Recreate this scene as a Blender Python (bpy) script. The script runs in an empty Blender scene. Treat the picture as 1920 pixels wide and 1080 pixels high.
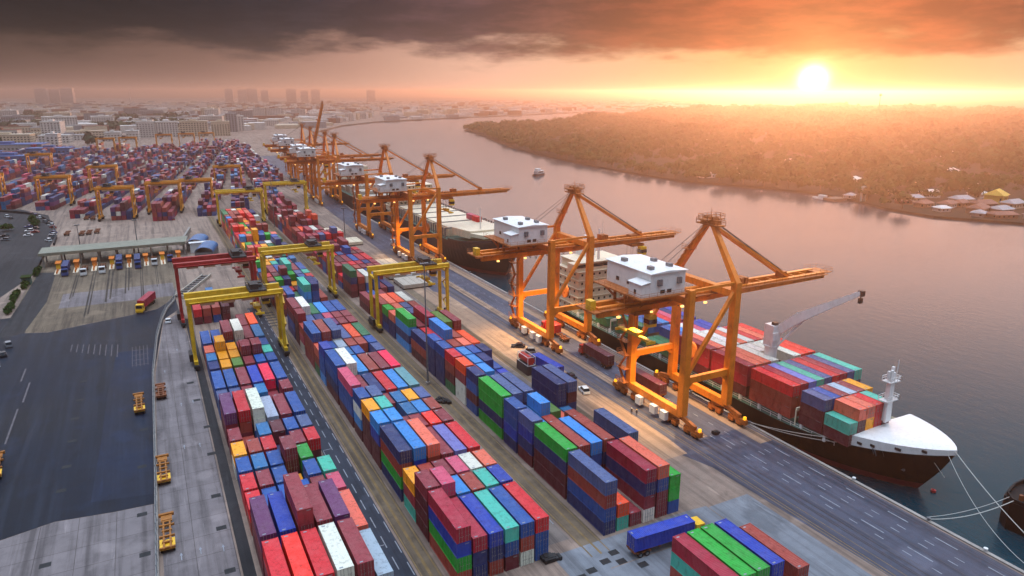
import bpy, bmesh, math, random
import numpy as np
from mathutils import Vector, Matrix
from mathutils.bvhtree import BVHTree
rng = random.Random(7)
S = bpy.context.scene
COL = S.collection
R = math.radians

def lin(c):
    c = c / 255.0
    return c / 12.92 if c <= 0.04045 else ((c + 0.055) / 1.055) ** 2.4
def srgb(r, g, b):
    return (lin(r), lin(g), lin(b), 1.0)

# ------------------------------------------------------------------ materials
def new_mat(name):
    m = bpy.data.materials.new(name)
    m.use_nodes = True
    nt = m.node_tree
    for n in list(nt.nodes):
        nt.nodes.remove(n)
    out = nt.nodes.new('ShaderNodeOutputMaterial')
    b = nt.nodes.new('ShaderNodeBsdfPrincipled')
    nt.links.new(b.outputs[0], out.inputs[0])
    return m, nt, b
def nd(nt, t, **kw):
    n = nt.nodes.new(t)
    for k, v in kw.items():
        setattr(n, k, v)
    return n
def ramp(nt, fac, stops):
    n = nt.nodes.new('ShaderNodeValToRGB')
    e = n.color_ramp.elements
    while len(e) < len(stops):
        e.new(0.5)
    for k, (p, c) in enumerate(stops):
        e[k].position = p
        e[k].color = c if len(c) == 4 else (*c, 1)
    nt.links.new(fac, n.inputs[0])
    return n.outputs[0]
def mix(nt, fac, a, b, mode='MIX'):
    n = nt.nodes.new('ShaderNodeMix')
    n.data_type = 'RGBA'
    n.blend_type = mode
    for i, v in ((0, fac), (6, a), (7, b)):
        if isinstance(v, (int, float)):
            n.inputs[i].default_value = v
        elif isinstance(v, tuple):
            n.inputs[i].default_value = v
        else:
            nt.links.new(v, n.inputs[i])
    return n.outputs[2]
def mth(nt, op, a, b=None, c=None):
    n = nt.nodes.new('ShaderNodeMath')
    n.operation = op
    for i, v in enumerate((a, b, c)):
        if v is None:
            continue
        if isinstance(v, (int, float)):
            n.inputs[i].default_value = v
        else:
            nt.links.new(v, n.inputs[i])
    return n.outputs[0]
def pos(nt, sx=1, sy=1, sz=1, kind='pos'):
    if kind == 'pos':
        o = nt.nodes.new('ShaderNodeNewGeometry').outputs['Position']
    else:
        o = nt.nodes.new('ShaderNodeTexCoord').outputs['Object']
    mp = nt.nodes.new('ShaderNodeMapping')
    mp.inputs['Scale'].default_value = (sx, sy, sz)
    nt.links.new(o, mp.inputs[0])
    return mp.outputs[0]
def noise(nt, vec, scale, detail=4, rough=0.55):
    n = nt.nodes.new('ShaderNodeTexNoise')
    n.inputs['Scale'].default_value = scale
    n.inputs['Detail'].default_value = detail
    n.inputs['Roughness'].default_value = rough
    if vec is not None:
        nt.links.new(vec, n.inputs['Vector'])
    return n.outputs['Fac']
def bump(nt, b, h, strength=0.3, dist=0.05):
    n = nt.nodes.new('ShaderNodeBump')
    n.inputs['Strength'].default_value = strength
    n.inputs['Distance'].default_value = dist
    nt.links.new(h, n.inputs['Height'])
    nt.links.new(n.outputs[0], b.inputs['Normal'])
def paint(name, col, rough=0.5, metal=0.0, var=0.25, scale=0.8, dirt=(60, 48, 38), dirt_amt=0.35):
    """painted or coated surface with blotchy fading and patches of grime"""
    m, nt, b = new_mat(name)
    c = srgb(*col)
    p = pos(nt, kind='obj')
    f = noise(nt, p, scale, 5)
    lo = tuple(x * (1 - var) for x in c[:3]) + (1,)
    hi = tuple(min(1, x * (1 + var * 0.6) + 0.01) for x in c[:3]) + (1,)
    base = ramp(nt, f, [(0.3, lo), (0.7, hi)])
    g = noise(nt, pos(nt, 1, 1, 0.35, 'obj'), scale * 2.7, 6, 0.65)
    gf = ramp(nt, g, [(0.52, (0, 0, 0)), (0.75, (dirt_amt,) * 3)])
    base = mix(nt, gf, base, srgb(*dirt))
    nt.links.new(base, b.inputs['Base Color'])
    b.inputs['Roughness'].default_value = rough
    b.inputs['Metallic'].default_value = metal
    return m
def emit(name, col, strength):
    m, nt, b = new_mat(name)
    b.inputs['Base Color'].default_value = srgb(*col)
    b.inputs['Emission Color'].default_value = srgb(*col)
    b.inputs['Emission Strength'].default_value = strength
    return m

M = {}
def container_mat(name, colour_from):
    m, nt, b = new_mat(name)
    if colour_from == 'object':
        oi = nd(nt, 'ShaderNodeObjectInfo')
        c, rnd = oi.outputs['Color'], oi.outputs['Random']
    else:
        a = nd(nt, 'ShaderNodeAttribute', attribute_name='paint')
        c, rnd = a.outputs['Color'], None
    w = pos(nt)
    f = noise(nt, w, 0.55, 5, 0.6)
    fade = mix(nt, 0.5, c, srgb(190, 180, 175))
    ff = ramp(nt, f, [(0.42, (0, 0, 0)), (0.75, (0.16,) * 3)])
    base = mix(nt, ff, c, fade)
    # rust and dirt blotches with drips
    g = noise(nt, pos(nt, 1.6, 1.6, 0.5), 0.9, 7, 0.68)
    gf = ramp(nt, g, [(0.52, (0, 0, 0)), (0.70, (0.50,) * 3)])
    base = mix(nt, gf, base, srgb(64, 42, 34))
    h = noise(nt, w, 7.0, 4, 0.7)
    hf = ramp(nt, h, [(0.60, (0, 0, 0)), (0.74, (0.24,) * 3)])
    base = mix(nt, hf, base, srgb(45, 38, 36))
    nt.links.new(base, b.inputs['Base Color'])
    rr = ramp(nt, g, [(0.4, (0.42,) * 3), (0.7, (0.75,) * 3)])
    nt.links.new(rr, b.inputs['Roughness'])
    return m
M['cont'] = container_mat('container_paint', 'object')
M['contv'] = container_mat('container_paint_mass', 'attr')
M['gear'] = paint('locking_gear', (150, 148, 145), 0.45, 0.6, 0.2, 3)
M['orange'] = paint('crane_orange', (226, 124, 12), 0.5, 0, 0.22, 0.35, (92, 50, 24), 0.45)
M['orange_dk'] = paint('crane_rust_orange', (168, 88, 18), 0.6, 0, 0.35, 0.6, (60, 38, 24), 0.6)
M['yellow'] = paint('gantry_yellow', (216, 172, 24), 0.5, 0, 0.22, 0.5, (90, 70, 30), 0.45)
M['amber'] = paint('gantry_amber', (214, 138, 20), 0.5, 0, 0.22, 0.5, (90, 60, 30), 0.45)
M['red'] = paint('gantry_red', (160, 26, 26), 0.5, 0, 0.25, 0.5, (60, 28, 24), 0.45)
M['white'] = paint('white_paint', (222, 220, 218), 0.5, 0, 0.06, 0.5, (130, 115, 100), 0.3)
M['cream'] = paint('cream_paint', (224, 208, 180), 0.5, 0, 0.1, 0.5, (130, 105, 80), 0.3)
M['steel'] = paint('grey_steel', (120, 122, 126), 0.5, 0.5, 0.25, 1.0)
M['dark'] = paint('dark_metal', (34, 33, 35), 0.55, 0.2, 0.3, 1.0)
M['black'] = paint('black_hull', (5, 5, 7), 0.55, 0, 0.3, 0.15, (26, 19, 18), 0.2)
M['black'].node_tree.nodes['Principled BSDF'].inputs['Specular IOR Level'].default_value = 0.15
M['navy'] = paint('navy_hull', (24, 22, 38), 0.45, 0, 0.4, 0.12, (56, 36, 34), 0.35)
M['boot'] = paint('red_boot_top', (138, 36, 46), 0.5, 0, 0.25, 0.3)
M['tyre'] = paint('tyre_rubber', (22, 22, 23), 0.85, 0, 0.2, 2)
M['glass'] = paint('dark_glass', (24, 30, 38), 0.1, 0, 0.2, 1.0, (50, 50, 55), 0.2)
M['trailer'] = paint('trailer_ochre', (158, 96, 22), 0.6, 0, 0.3, 1.0, (52, 34, 22), 0.6)
M['trailer2'] = paint('trailer_rust', (124, 66, 28), 0.6, 0, 0.3, 1.0, (42, 30, 24), 0.6)
M['cabyellow'] = paint('cab_yellow', (232, 178, 30), 0.4, 0, 0.15, 1.0)
M['cabblue'] = paint('cab_blue', (38, 62, 120), 0.4, 0, 0.15, 1.0)
M['cabwhite'] = paint('cab_white', (205, 205, 205), 0.4, 0, 0.1, 1.0)
M['cabred'] = paint('cab_red', (175, 30, 26), 0.4, 0, 0.15, 1.0)
M['booth'] = paint('booth_orange', (222, 122, 36), 0.5, 0, 0.2, 1.0)
M['canopy'] = paint('canopy_green_grey', (128, 128, 112), 0.6, 0, 0.15, 0.2)
M['bluroof'] = paint('blue_sheet_roof', (36, 98, 150), 0.4, 0, 0.2, 0.3)
M['concrete'] = paint('concrete', (150, 142, 136), 0.85, 0, 0.2, 0.4)
M['slab'] = paint('pale_slab', (176, 164, 150), 0.8, 0, 0.12, 0.9)
M['greendeck'] = paint('green_tarp', (58, 96, 84), 0.6, 0, 0.25, 0.5)
M['rail'] = paint('rail_steel', (70, 58, 54), 0.5, 0.6, 0.3, 1.0)
M['line'] = paint('road_white', (140, 142, 150), 0.8, 0, 0.25, 0.8, (90, 90, 95), 0.7)
M['liney'] = paint('road_yellow', (128, 102, 62), 0.8, 0, 0.3, 0.5, (96, 86, 78), 0.9)
M['linef'] = paint('road_faded', (92, 84, 88), 0.85, 0, 0.3, 0.8, (80, 78, 84), 0.8)
M['plate'] = paint('drain_plate', (26, 27, 31), 0.7, 0.2, 0.3, 1.0)
M['trunk'] = paint('bark', (80, 66, 52), 0.9, 0, 0.3, 1.5)
M['wood'] = paint('weathered_wood', (96, 80, 66), 0.85, 0, 0.3, 1.0)
M['skin'] = paint('skin', (150, 105, 82), 0.6, 0, 0.1, 4)
M['cloth'] = paint('dark_clothes', (34, 34, 44), 0.85, 0, 0.2, 4)
M['vest'] = paint('work_vest', (60, 50, 60), 0.85, 0, 0.2, 4)
M['hair'] = paint('hair', (20, 17, 16), 0.7, 0, 0.2, 4)
M['rope'] = paint('mooring_rope', (190, 186, 178), 0.9, 0, 0.1, 4)
M['lamp'] = emit('lamp_glow', (255, 196, 110), 2)
M['lampy'] = emit('beacon_glow', (250, 176, 30), 1.2)
def car_mat(n, c):
    M[n] = paint(n, c, 0.25, 0.0, 0.05, 1.0, (60, 60, 60), 0.1)
for n, c in (('car_white', (220, 220, 220)), ('car_dark', (36, 38, 44)), ('car_grey', (112, 116, 122)), ('car_red', (140, 30, 30)), ('car_blue', (50, 70, 120))):
    car_mat(n, c)

def ground_mat(name, a, bcol, streak=None, rough=0.85, big=0.02, joints=None, wet=0.0):
    m, nt, b = new_mat(name)
    f1 = noise(nt, pos(nt), big, 6, 0.62)
    base = ramp(nt, f1, [(0.32, srgb(*a)), (0.68, srgb(*bcol))])
    f2 = noise(nt, pos(nt), 0.35, 6, 0.7)
    f2 = ramp(nt, f2, [(0.45, (0, 0, 0)), (0.8, (0.5,) * 3)])
    base = mix(nt, f2, base, tuple(x * 0.45 for x in srgb(*a)[:3]) + (1,))
    # wheel tracks and oil: long streaks in the travel direction
    f3 = noise(nt, pos(nt, 0.55, 0.018, 1), 1.0, 4, 0.6)
    f3 = ramp(nt, f3, [(0.46, (0, 0, 0)), (0.64, (0.62,) * 3)])
    base = mix(nt, f3, base, srgb(*(streak or (38, 36, 38))))
    f4 = noise(nt, pos(nt), 0.11, 3, 0.5)
    f4 = ramp(nt, f4, [(0.60, (0, 0, 0)), (0.67, (0.35,) * 3)])
    base = mix(nt, f4, base, tuple(min(1, x * 1.35) for x in srgb(*bcol)[:3]) + (1,))
    # dark oil and rubber spots, and paler scuffs
    f5 = noise(nt, pos(nt, 1, 0.45, 1), 0.09, 5, 0.7)
    f5 = ramp(nt, f5, [(0.58, (0, 0, 0)), (0.66, (0.55,) * 3)])
    base = mix(nt, f5, base, tuple(x * 0.5 for x in srgb(*a)[:3]) + (1,))
    f6 = noise(nt, pos(nt, 1.4, 0.10, 1), 0.7, 4, 0.65)
    f6 = ramp(nt, f6, [(0.60, (0, 0, 0)), (0.72, (0.30,) * 3)])
    base = mix(nt, f6, base, tuple(min(1, x * 1.9) for x in srgb(*bcol)[:3]) + (1,))
    if joints:
        br = nd(nt, 'ShaderNodeTexBrick')
        nt.links.new(pos(nt), br.inputs['Vector'])
        br.inputs['Scale'].default_value = 1.0
        br.inputs['Brick Width'].default_value = joints[0]
        br.inputs['Row Height'].default_value = joints[1]
        br.inputs['Mortar Size'].default_value = 0.06
        br.inputs['Color1'].default_value = (1, 1, 1, 1)
        br.inputs['Color2'].default_value = (0.88, 0.88, 0.88, 1)
        br.inputs['Mortar'].default_value = (0.5, 0.48, 0.47, 1)
        br.offset = 0.0
        base = mix(nt, 1.0, base, br.outputs['Color'], 'MULTIPLY')
    nt.links.new(base, b.inputs['Base Color'])
    rr = ramp(nt, f1, [(0.3, (rough - wet,) * 3), (0.7, (rough,) * 3)])
    nt.links.new(rr, b.inputs['Roughness'])
    b.inputs['Specular IOR Level'].default_value = 0.22
    bump(nt, b, noise(nt, pos(nt), 3.0, 5, 0.7), 0.2, 0.03)
    return m
M['g_land'] = ground_mat('yard_ground', (128, 110, 100), (160, 138, 124), (76, 66, 62), 0.85, 0.015)
M['g_far'] = ground_mat('far_bank_soil', (18, 21, 12), (32, 32, 19), (16, 18, 11), 0.9, 0.01)
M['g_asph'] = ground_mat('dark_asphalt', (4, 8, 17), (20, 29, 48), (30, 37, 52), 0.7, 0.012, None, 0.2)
M['g_conc'] = ground_mat('pale_concrete', (112, 104, 106), (136, 126, 126), (64, 58, 58), 0.85, 0.02, (6.0, 6.0))
M['g_lane'] = ground_mat('lane_asphalt', (40, 46, 58), (62, 66, 78), (24, 26, 33), 0.75, 0.02, None, 0.15)
M['g_rtg'] = ground_mat('runway_strip', (96, 84, 72), (126, 110, 92), (52, 45, 40), 0.85, 0.03)
M['g_quay'] = ground_mat('quay_concrete', (142, 116, 98), (172, 142, 118), (86, 70, 62), 0.75, 0.02, None, 0.15)
M['g_road'] = ground_mat('quay_asphalt', (60, 64, 80), (92, 92, 106), (40, 41, 50), 0.65, 0.015, None, 0.2)
M['g_track'] = ground_mat('rubber_tracks', (50, 45, 42), (84, 74, 66), (30, 27, 26), 0.85, 0.08)
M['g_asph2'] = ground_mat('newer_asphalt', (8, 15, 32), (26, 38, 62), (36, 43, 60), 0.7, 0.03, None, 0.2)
M['g_mid'] = ground_mat('worn_lane', (104, 96, 94), (134, 122, 114), (58, 54, 54), 0.85, 0.03)
M['g_pad'] = ground_mat('light_pad', (108, 112, 120), (136, 138, 144), (74, 74, 78), 0.85, 0.03)
M['g_dark'] = ground_mat('ramp_asphalt', (40, 40, 44), (62, 60, 62), (28, 28, 30), 0.8, 0.02)

def water_mat():
    m, nt, b = new_mat('river_water')
    f = noise(nt, pos(nt), 0.004, 4)
    base = ramp(nt, f, [(0.3, srgb(2, 42, 54)), (0.7, srgb(10, 50, 60))])
    nt.links.new(base, b.inputs['Base Color'])
    b.inputs['Roughness'].default_value = 0.24
    b.inputs['IOR'].default_value = 1.33
    n1 = noise(nt, pos(nt, 0.35, 0.16, 1), 1.0, 5, 0.6)
    n2 = noise(nt, pos(nt, 1.2, 0.7, 1), 1.0, 3, 0.6)
    n3 = noise(nt, pos(nt, 0.02, 0.03, 1), 1.0, 3, 0.5)
    h = mth(nt, 'ADD', mth(nt, 'MULTIPLY', n1, 1.0), mth(nt, 'MULTIPLY', n2, 0.45))
    h = mth(nt, 'MULTIPLY', h, mth(nt, 'ADD', 0.35, n3))
    bump(nt, b, h, 0.28, 0.3)
    return m
M['water'] = water_mat()
def leaf_mat(name, a, c):
    m, nt, b = new_mat(name)
    f = noise(nt, pos(nt), 0.09, 5, 0.7)
    f2 = noise(nt, pos(nt), 0.012, 3, 0.5)
    base = ramp(nt, f, [(0.3, srgb(*a)), (0.7, srgb(*c))])
    base = mix(nt, ramp(nt, f2, [(0.4, (0, 0, 0)), (0.65, (0.55,) * 3)]), base, srgb(58, 66, 22))
    nt.links.new(base, b.inputs['Base Color'])
    b.inputs['Roughness'].default_value = 0.8
    b.inputs['Specular IOR Level'].default_value = 0.1
    return m
M['leaf'] = leaf_mat('tree_leaves', (14, 30, 10), (46, 70, 24))
M['leafd'] = leaf_mat('dark_tree_leaves', (34, 48, 36), (58, 72, 48))
def wall_mat(name, col, win=(60, 66, 76), bw=3.2, rh=3.1):
    return paint(name, col, 0.8, 0, 0.12, 0.1, (110, 100, 95), 0.3)
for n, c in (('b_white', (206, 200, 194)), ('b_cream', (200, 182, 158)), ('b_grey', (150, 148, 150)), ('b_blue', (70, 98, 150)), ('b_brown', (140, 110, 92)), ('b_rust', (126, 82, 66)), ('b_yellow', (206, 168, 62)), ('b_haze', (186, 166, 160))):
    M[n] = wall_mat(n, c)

# ------------------------------------------------------------------ mesh builder
class MB:
    def __init__(self):
        self.v, self.f, self.mi = [], [], []
    def poly(self, pts, mi=0):
        n = len(self.v)
        self.v += [tuple(p) for p in pts]
        self.f.append(tuple(range(n, n + len(pts))))
        self.mi.append(mi)
    def hexa(self, p, mi=0):
        n = len(self.v)
        self.v += [tuple(q) for q in p]
        for q in ((0, 3, 2, 1), (4, 5, 6, 7), (0, 1, 5, 4), (1, 2, 6, 5), (2, 3, 7, 6), (3, 0, 4, 7)):
            self.f.append(tuple(n + i for i in q))
            self.mi.append(mi)
        return self
    def box(self, x0, x1, y0, y1, z0, z1, mi=0):
        return self.hexa([(x0, y0, z0), (x1, y0, z0), (x1, y1, z0), (x0, y1, z0), (x0, y0, z1), (x1, y0, z1), (x1, y1, z1), (x0, y1, z1)], mi)
    def cbox(self, x, y, z, sx, sy, sz, mi=0):
        return self.box(x - sx / 2, x + sx / 2, y - sy / 2, y + sy / 2, z - sz / 2, z + sz / 2, mi)
    def beam(self, p, q, w, h=None, mi=0, w2=None, h2=None):
        """square-section bar from p to q, w across and h deep, optionally tapered"""
        h = h or w
        w2, h2 = w2 or w, h2 or h
        p, q = Vector(p), Vector(q)
        d = (q - p).normalized()
        ref = Vector((0, 0, 1)) if abs(d.z) < 0.9 else Vector((0, 1, 0))
        s = d.cross(ref).normalized()
        t = s.cross(d).normalized()
        P = []
        for c, ww, hh in ((p, w, h), (q, w2, h2)):
            for a, b in ((-1, -1), (1, -1), (1, 1), (-1, 1)):
                P.append(c + s * a * ww / 2 + t * b * hh / 2)
        return self.hexa(P, mi)
    def tube(self, p, q, r, n=8, r2=None, mi=0):
        r2 = r if r2 is None else r2
        p, q = Vector(p), Vector(q)
        d = (q - p).normalized()
        ref = Vector((0, 0, 1)) if abs(d.z) < 0.9 else Vector((0, 1, 0))
        s = d.cross(ref).normalized()
        t = s.cross(d).normalized()
        b = len(self.v)
        for c, rr in ((p, r), (q, r2)):
            for k in range(n):
                a = 2 * math.pi * k / n
                self.v.append(tuple(c + (s * math.cos(a) + t * math.sin(a)) * rr))
        for k in range(n):
            self.f.append((b + k, b + (k + 1) % n, b + n + (k + 1) % n, b + n + k))
            self.mi.append(mi)
        self.f.append(tuple(b + n - 1 - k for k in range(n)))
        self.f.append(tuple(b + n + k for k in range(n)))
        self.mi += [mi, mi]
        return self
    def prism(self, pts, z0, z1, mi=0):
        n = len(pts)
        b = len(self.v)
        self.v += [(x, y, z0) for x, y in pts] + [(x, y, z1) for x, y in pts]
        self.f.append(tuple(b + n - 1 - k for k in range(n)))
        self.f.append(tuple(b + n + k for k in range(n)))
        self.mi += [mi, mi]
        for k in range(n):
            self.f.append((b + k, b + (k + 1) % n, b + n + (k + 1) % n, b + n + k))
            self.mi.append(mi)
        return self
    def mesh(self, name, mats):
        me = bpy.data.meshes.new(name)
        me.from_pydata(self.v, [], self.f)
        for m in (mats if isinstance(mats, (list, tuple)) else [mats]):
            me.materials.append(M[m] if isinstance(m, str) else m)
        if any(self.mi):
            me.polygons.foreach_set('material_index', self.mi)
        me.update()
        return me
    def build(self, name, mats, parent=None, smooth=False):
        me = self.mesh(name, mats)
        if smooth:
            me.polygons.foreach_set('use_smooth', [True] * len(me.polygons))
        return link(name, me, parent)
def link(name, me, parent=None):
    o = bpy.data.objects.new(name, me)
    COL.objects.link(o)
    if parent:
        o.parent = parent
    return o
def tag(o, label=None, cat=None, group=None, kind=None):
    if label: o['label'] = label
    if cat: o['category'] = cat
    if group: o['group'] = group
    if kind: o['kind'] = kind
    return o
def thing(name, label, cat, loc=(0, 0, 0), rz=0, group=None):
    o = bpy.data.objects.new(name, None)
    COL.objects.link(o)
    o.location = loc
    o.rotation_euler = (0, 0, rz)
    o.empty_display_size = 0.5
    return tag(o, label, cat, group)
KIDS = {}
def dup(o, parent=None):
    c = o.copy()
    COL.objects.link(c)
    if parent:
        c.parent = parent
    for ch in list(o.children):
        dup(ch, c)
    return c
def place(proto, loc, rz, label, group=None):
    c = dup(proto)
    c.location = loc
    c.rotation_euler = (0, 0, rz)
    c['label'] = label
    if group: c['group'] = group
    return c
def structure(name, mb, mat):
    o = mb.build(name, mat)
    o['kind'] = 'structure'
    return o

# ------------------------------------------------------------------ camera (X = across to the river, Y = along the quay)
F, PITCH, YAW, CAMH, ROLL = 1321.0, R(15.567), R(27.455), 75.104, R(0.146)
cam = bpy.data.cameras.new('camera')
cam.sensor_width = 36
cam.lens = 36 * F / 1920
cam.clip_start, cam.clip_end = 0.5, 40000
co = bpy.data.objects.new('camera', cam)
COL.objects.link(co)
fw = Vector((math.cos(PITCH) * math.sin(YAW), math.cos(PITCH) * math.cos(YAW), -math.sin(PITCH)))
rt = Vector((math.cos(YAW), -math.sin(YAW), 0))
up = rt.cross(fw)
c_, s_ = math.cos(ROLL), math.sin(ROLL)
rt, up = c_ * rt + s_ * up, -s_ * rt + c_ * up
mw = Matrix((rt, up, -fw)).transposed().to_4x4()
mw.translation = (0, 0, CAMH)
co.matrix_world = mw
S.camera = co
CAMP = Vector((0, 0, CAMH))
# ------------------------------------------------------------------ sky, sun
SUN_AZ = math.atan2(0.76280484, 0.64645105)      # from +Y towards +X
SUN_EL = R(0.87)
sun_dir = Vector((math.sin(SUN_AZ) * math.cos(SUN_EL), math.cos(SUN_AZ) * math.cos(SUN_EL), math.sin(SUN_EL)))
LAMP_EL = R(1.2)
W = bpy.data.worlds.new('World')
S.world = W
W.use_nodes = True
nt = W.node_tree
for n in list(nt.nodes):
    nt.nodes.remove(n)
wo = nt.nodes.new('ShaderNodeOutputWorld')
bgs = nt.nodes.new('ShaderNodeBackground')
bgc = nt.nodes.new('ShaderNodeBackground')
add = nt.nodes.new('ShaderNodeAddShader')
sky = nt.nodes.new('ShaderNodeTexSky')
sky.sky_type = 'NISHITA'
sky.sun_disc = False
sky.sun_elevation = LAMP_EL
sky.sun_rotation = SUN_AZ
sky.dust_density = 0.4
sky.air_density = 0.7
nt.links.new(mix(nt, 1.0, sky.outputs[0], (0.11, 0.08, 0.09, 1), 'MULTIPLY'), bgs.inputs[0])
bgs.inputs[1].default_value = 0.05
tc = nt.nodes.new('ShaderNodeTexCoord').outputs['Generated']
sep = nt.nodes.new('ShaderNodeSeparateXYZ')
nt.links.new(tc, sep.inputs[0])
el = mth(nt, 'MULTIPLY', mth(nt, 'ARCSINE', sep.outputs[2]), 57.2958)          # elevation in degrees
dt = nt.nodes.new('ShaderNodeVectorMath'); dt.operation = 'DOT_PRODUCT'
nt.links.new(tc, dt.inputs[0]); dt.inputs[1].default_value = sun_dir
th = mth(nt, 'MULTIPLY', mth(nt, 'ARCCOSINE', mth(nt, 'MINIMUM', dt.outputs['Value'], 0.999999)), 57.2958)   # angle from the sun
# clear band under the clouds, by angle from the sun
thn = mth(nt, 'DIVIDE', th, 90.0)
low = ramp(nt, thn, [(0.0, (0.66, 0.40, 0.17)), (0.06, (0.64, 0.37, 0.15)), (0.15, (0.68, 0.41, 0.24)), (0.26, (0.70, 0.42, 0.31)), (0.38, (0.38, 0.21, 0.165)), (0.50, (0.15, 0.085, 0.07)), (0.66, (0.045, 0.030, 0.027)), (0.8, (0.03, 0.024, 0.024))])
# cloud deck
cv = nt.nodes.new('ShaderNodeMapping')
cv.inputs['Scale'].default_value = (2.2, 2.2, 9.0)
nt.links.new(tc, cv.inputs[0])
cn = noise(nt, cv.outputs[0], 2.6, 7, 0.58)
cv2 = nt.nodes.new('ShaderNodeMapping')
cv2.inputs['Scale'].default_value = (6.0, 6.0, 26.0)
cv2.inputs['Location'].default_value = (3.1, 0.7, 0.2)
nt.links.new(tc, cv2.inputs[0])
cn2 = noise(nt, cv2.outputs[0], 2.2, 6, 0.6)
edge = mth(nt, 'ADD', el, mth(nt, 'ADD', mth(nt, 'MULTIPLY', mth(nt, 'SUBTRACT', cn, 0.5), 7.0), mth(nt, 'MULTIPLY', mth(nt, 'SUBTRACT', cn2, 0.5), 1.6)))
cm = nt.nodes.new('ShaderNodeMapRange'); cm.interpolation_type = 'SMOOTHSTEP'
nt.links.new(edge, cm.inputs[0])
cm.inputs[1].default_value, cm.inputs[2].default_value = 1.8, 3.9
cl_body = ramp(nt, thn, [(0.0, (0.27, 0.08, 0.03)), (0.08, (0.28, 0.07, 0.026)), (0.15, (0.17, 0.05, 0.025)), (0.21, (0.11, 0.045, 0.034)), (0.29, (0.065, 0.036, 0.04)), (0.42, (0.017, 0.015, 0.021)), (0.58, (0.009, 0.008, 0.010)), (0.8, (0.006, 0.005, 0.006))])
cl_lit = mix(nt, 1.0, cl_body, (1.8, 1.65, 1.6, 1), 'MULTIPLY')
cl = mix(nt, ramp(nt, cn2, [(0.42, (0, 0, 0)), (0.66, (0.9,) * 3)]), cl_body, cl_lit)
skyc = mix(nt, cm.outputs[0], low, cl)
# unseen upper sky, brightness bands added to light the tops and the river
hi = mth(nt, 'ADD', el, mth(nt, 'MULTIPLY', mth(nt, 'SUBTRACT', cn, 0.5), 3.0))
hm = nt.nodes.new('ShaderNodeMapRange'); hm.interpolation_type = 'SMOOTHSTEP'
nt.links.new(hi, hm.inputs[0])
hm.inputs[1].default_value, hm.inputs[2].default_value = 7.9, 9.4
up_c = ramp(nt, mth(nt, 'DIVIDE', el, 90.0), [(0.0, (5.2, 3.7, 3.25)), (0.12, (3.1, 2.2, 2.0)), (0.19, (0.62, 0.66, 0.70)), (0.27, (0.10, 0.33, 0.42)), (0.5, (0.9, 1.15, 1.4)), (0.75, (2.8, 2.9, 3.15)), (1.0, (3.6, 3.6, 3.85))])
warm = ramp(nt, thn, [(0.0, (1.25, 0.95, 0.75)), (0.35, (1.0, 0.98, 0.97)), (0.62, (0.85, 0.9, 0.98)), (1.0, (0.85, 0.95, 1.05)) ])
up_c = mix(nt, 1.0, up_c, warm, 'MULTIPLY')
# unseen lower sky away from the sun, darkened so near sides stay dim
bk = nt.nodes.new('ShaderNodeMapRange'); bk.interpolation_type = 'SMOOTHSTEP'
nt.links.new(th, bk.inputs[0])
bk.inputs[1].default_value, bk.inputs[2].default_value = 62.0, 92.0
lo_ = nt.nodes.new('ShaderNodeMapRange'); lo_.interpolation_type = 'SMOOTHSTEP'
nt.links.new(el, lo_.inputs[0])
lo_.inputs[1].default_value, lo_.inputs[2].default_value = 58.0, 30.0
up_c = mix(nt, mth(nt, 'MULTIPLY', bk.outputs[0], lo_.outputs[0]), up_c, (0.17, 0.19, 0.24, 1))
skyc = mix(nt, hm.outputs[0], skyc, up_c)
# the haze layer seen edge-on along the horizon
hzf = mth(nt, 'MULTIPLY', mth(nt, 'EXPONENT', mth(nt, 'MULTIPLY', mth(nt, 'MAXIMUM', el, 0.0), -0.75)), 0.8)
hzc = ramp(nt, thn, [(0.0, (0.66, 0.42, 0.22)), (0.12, (0.64, 0.40, 0.24)), (0.3, (0.70, 0.44, 0.34)), (0.5, (0.42, 0.26, 0.22)), (0.7, (0.26, 0.165, 0.145))])
skyc = mix(nt, hzf, skyc, hzc)
# the sun itself and the glare round it in the thin cloud
disc = nt.nodes.new('ShaderNodeMapRange'); disc.interpolation_type = 'SMOOTHSTEP'
nt.links.new(th, disc.inputs[0])
disc.inputs[1].default_value, disc.inputs[2].default_value = 0.5, 1.7
disc.inputs[3].default_value, disc.inputs[4].default_value = 1.0, 0.0
g1 = mth(nt, 'MULTIPLY', mth(nt, 'EXPONENT', mth(nt, 'MULTIPLY', mth(nt, 'MULTIPLY', th, th), -1.7)), 4.5)
g2 = mth(nt, 'ADD', mth(nt, 'MULTIPLY', mth(nt, 'EXPONENT', mth(nt, 'MULTIPLY', th, -0.55)), 1.3), mth(nt, 'MULTIPLY', mth(nt, 'EXPONENT', mth(nt, 'MULTIPLY', th, -0.16)), 0.05))
gl = mix(nt, 1.0, (0, 0, 0, 1), (0, 0, 0, 1), 'ADD')
gc = nt.nodes.new('ShaderNodeVectorMath'); gc.operation = 'SCALE'
gc.inputs[0].default_value = (1.0, 0.84, 0.58); nt.links.new(g1, gc.inputs['Scale'])
gd = nt.nodes.new('ShaderNodeVectorMath'); gd.operation = 'SCALE'
gd.inputs[0].default_value = (1.0, 0.40, 0.11); nt.links.new(g2, gd.inputs['Scale'])
skyc = mix(nt, 1.0, skyc, gc.outputs[0], 'ADD')
skyc = mix(nt, 1.0, skyc, gd.outputs[0], 'ADD')
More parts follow.
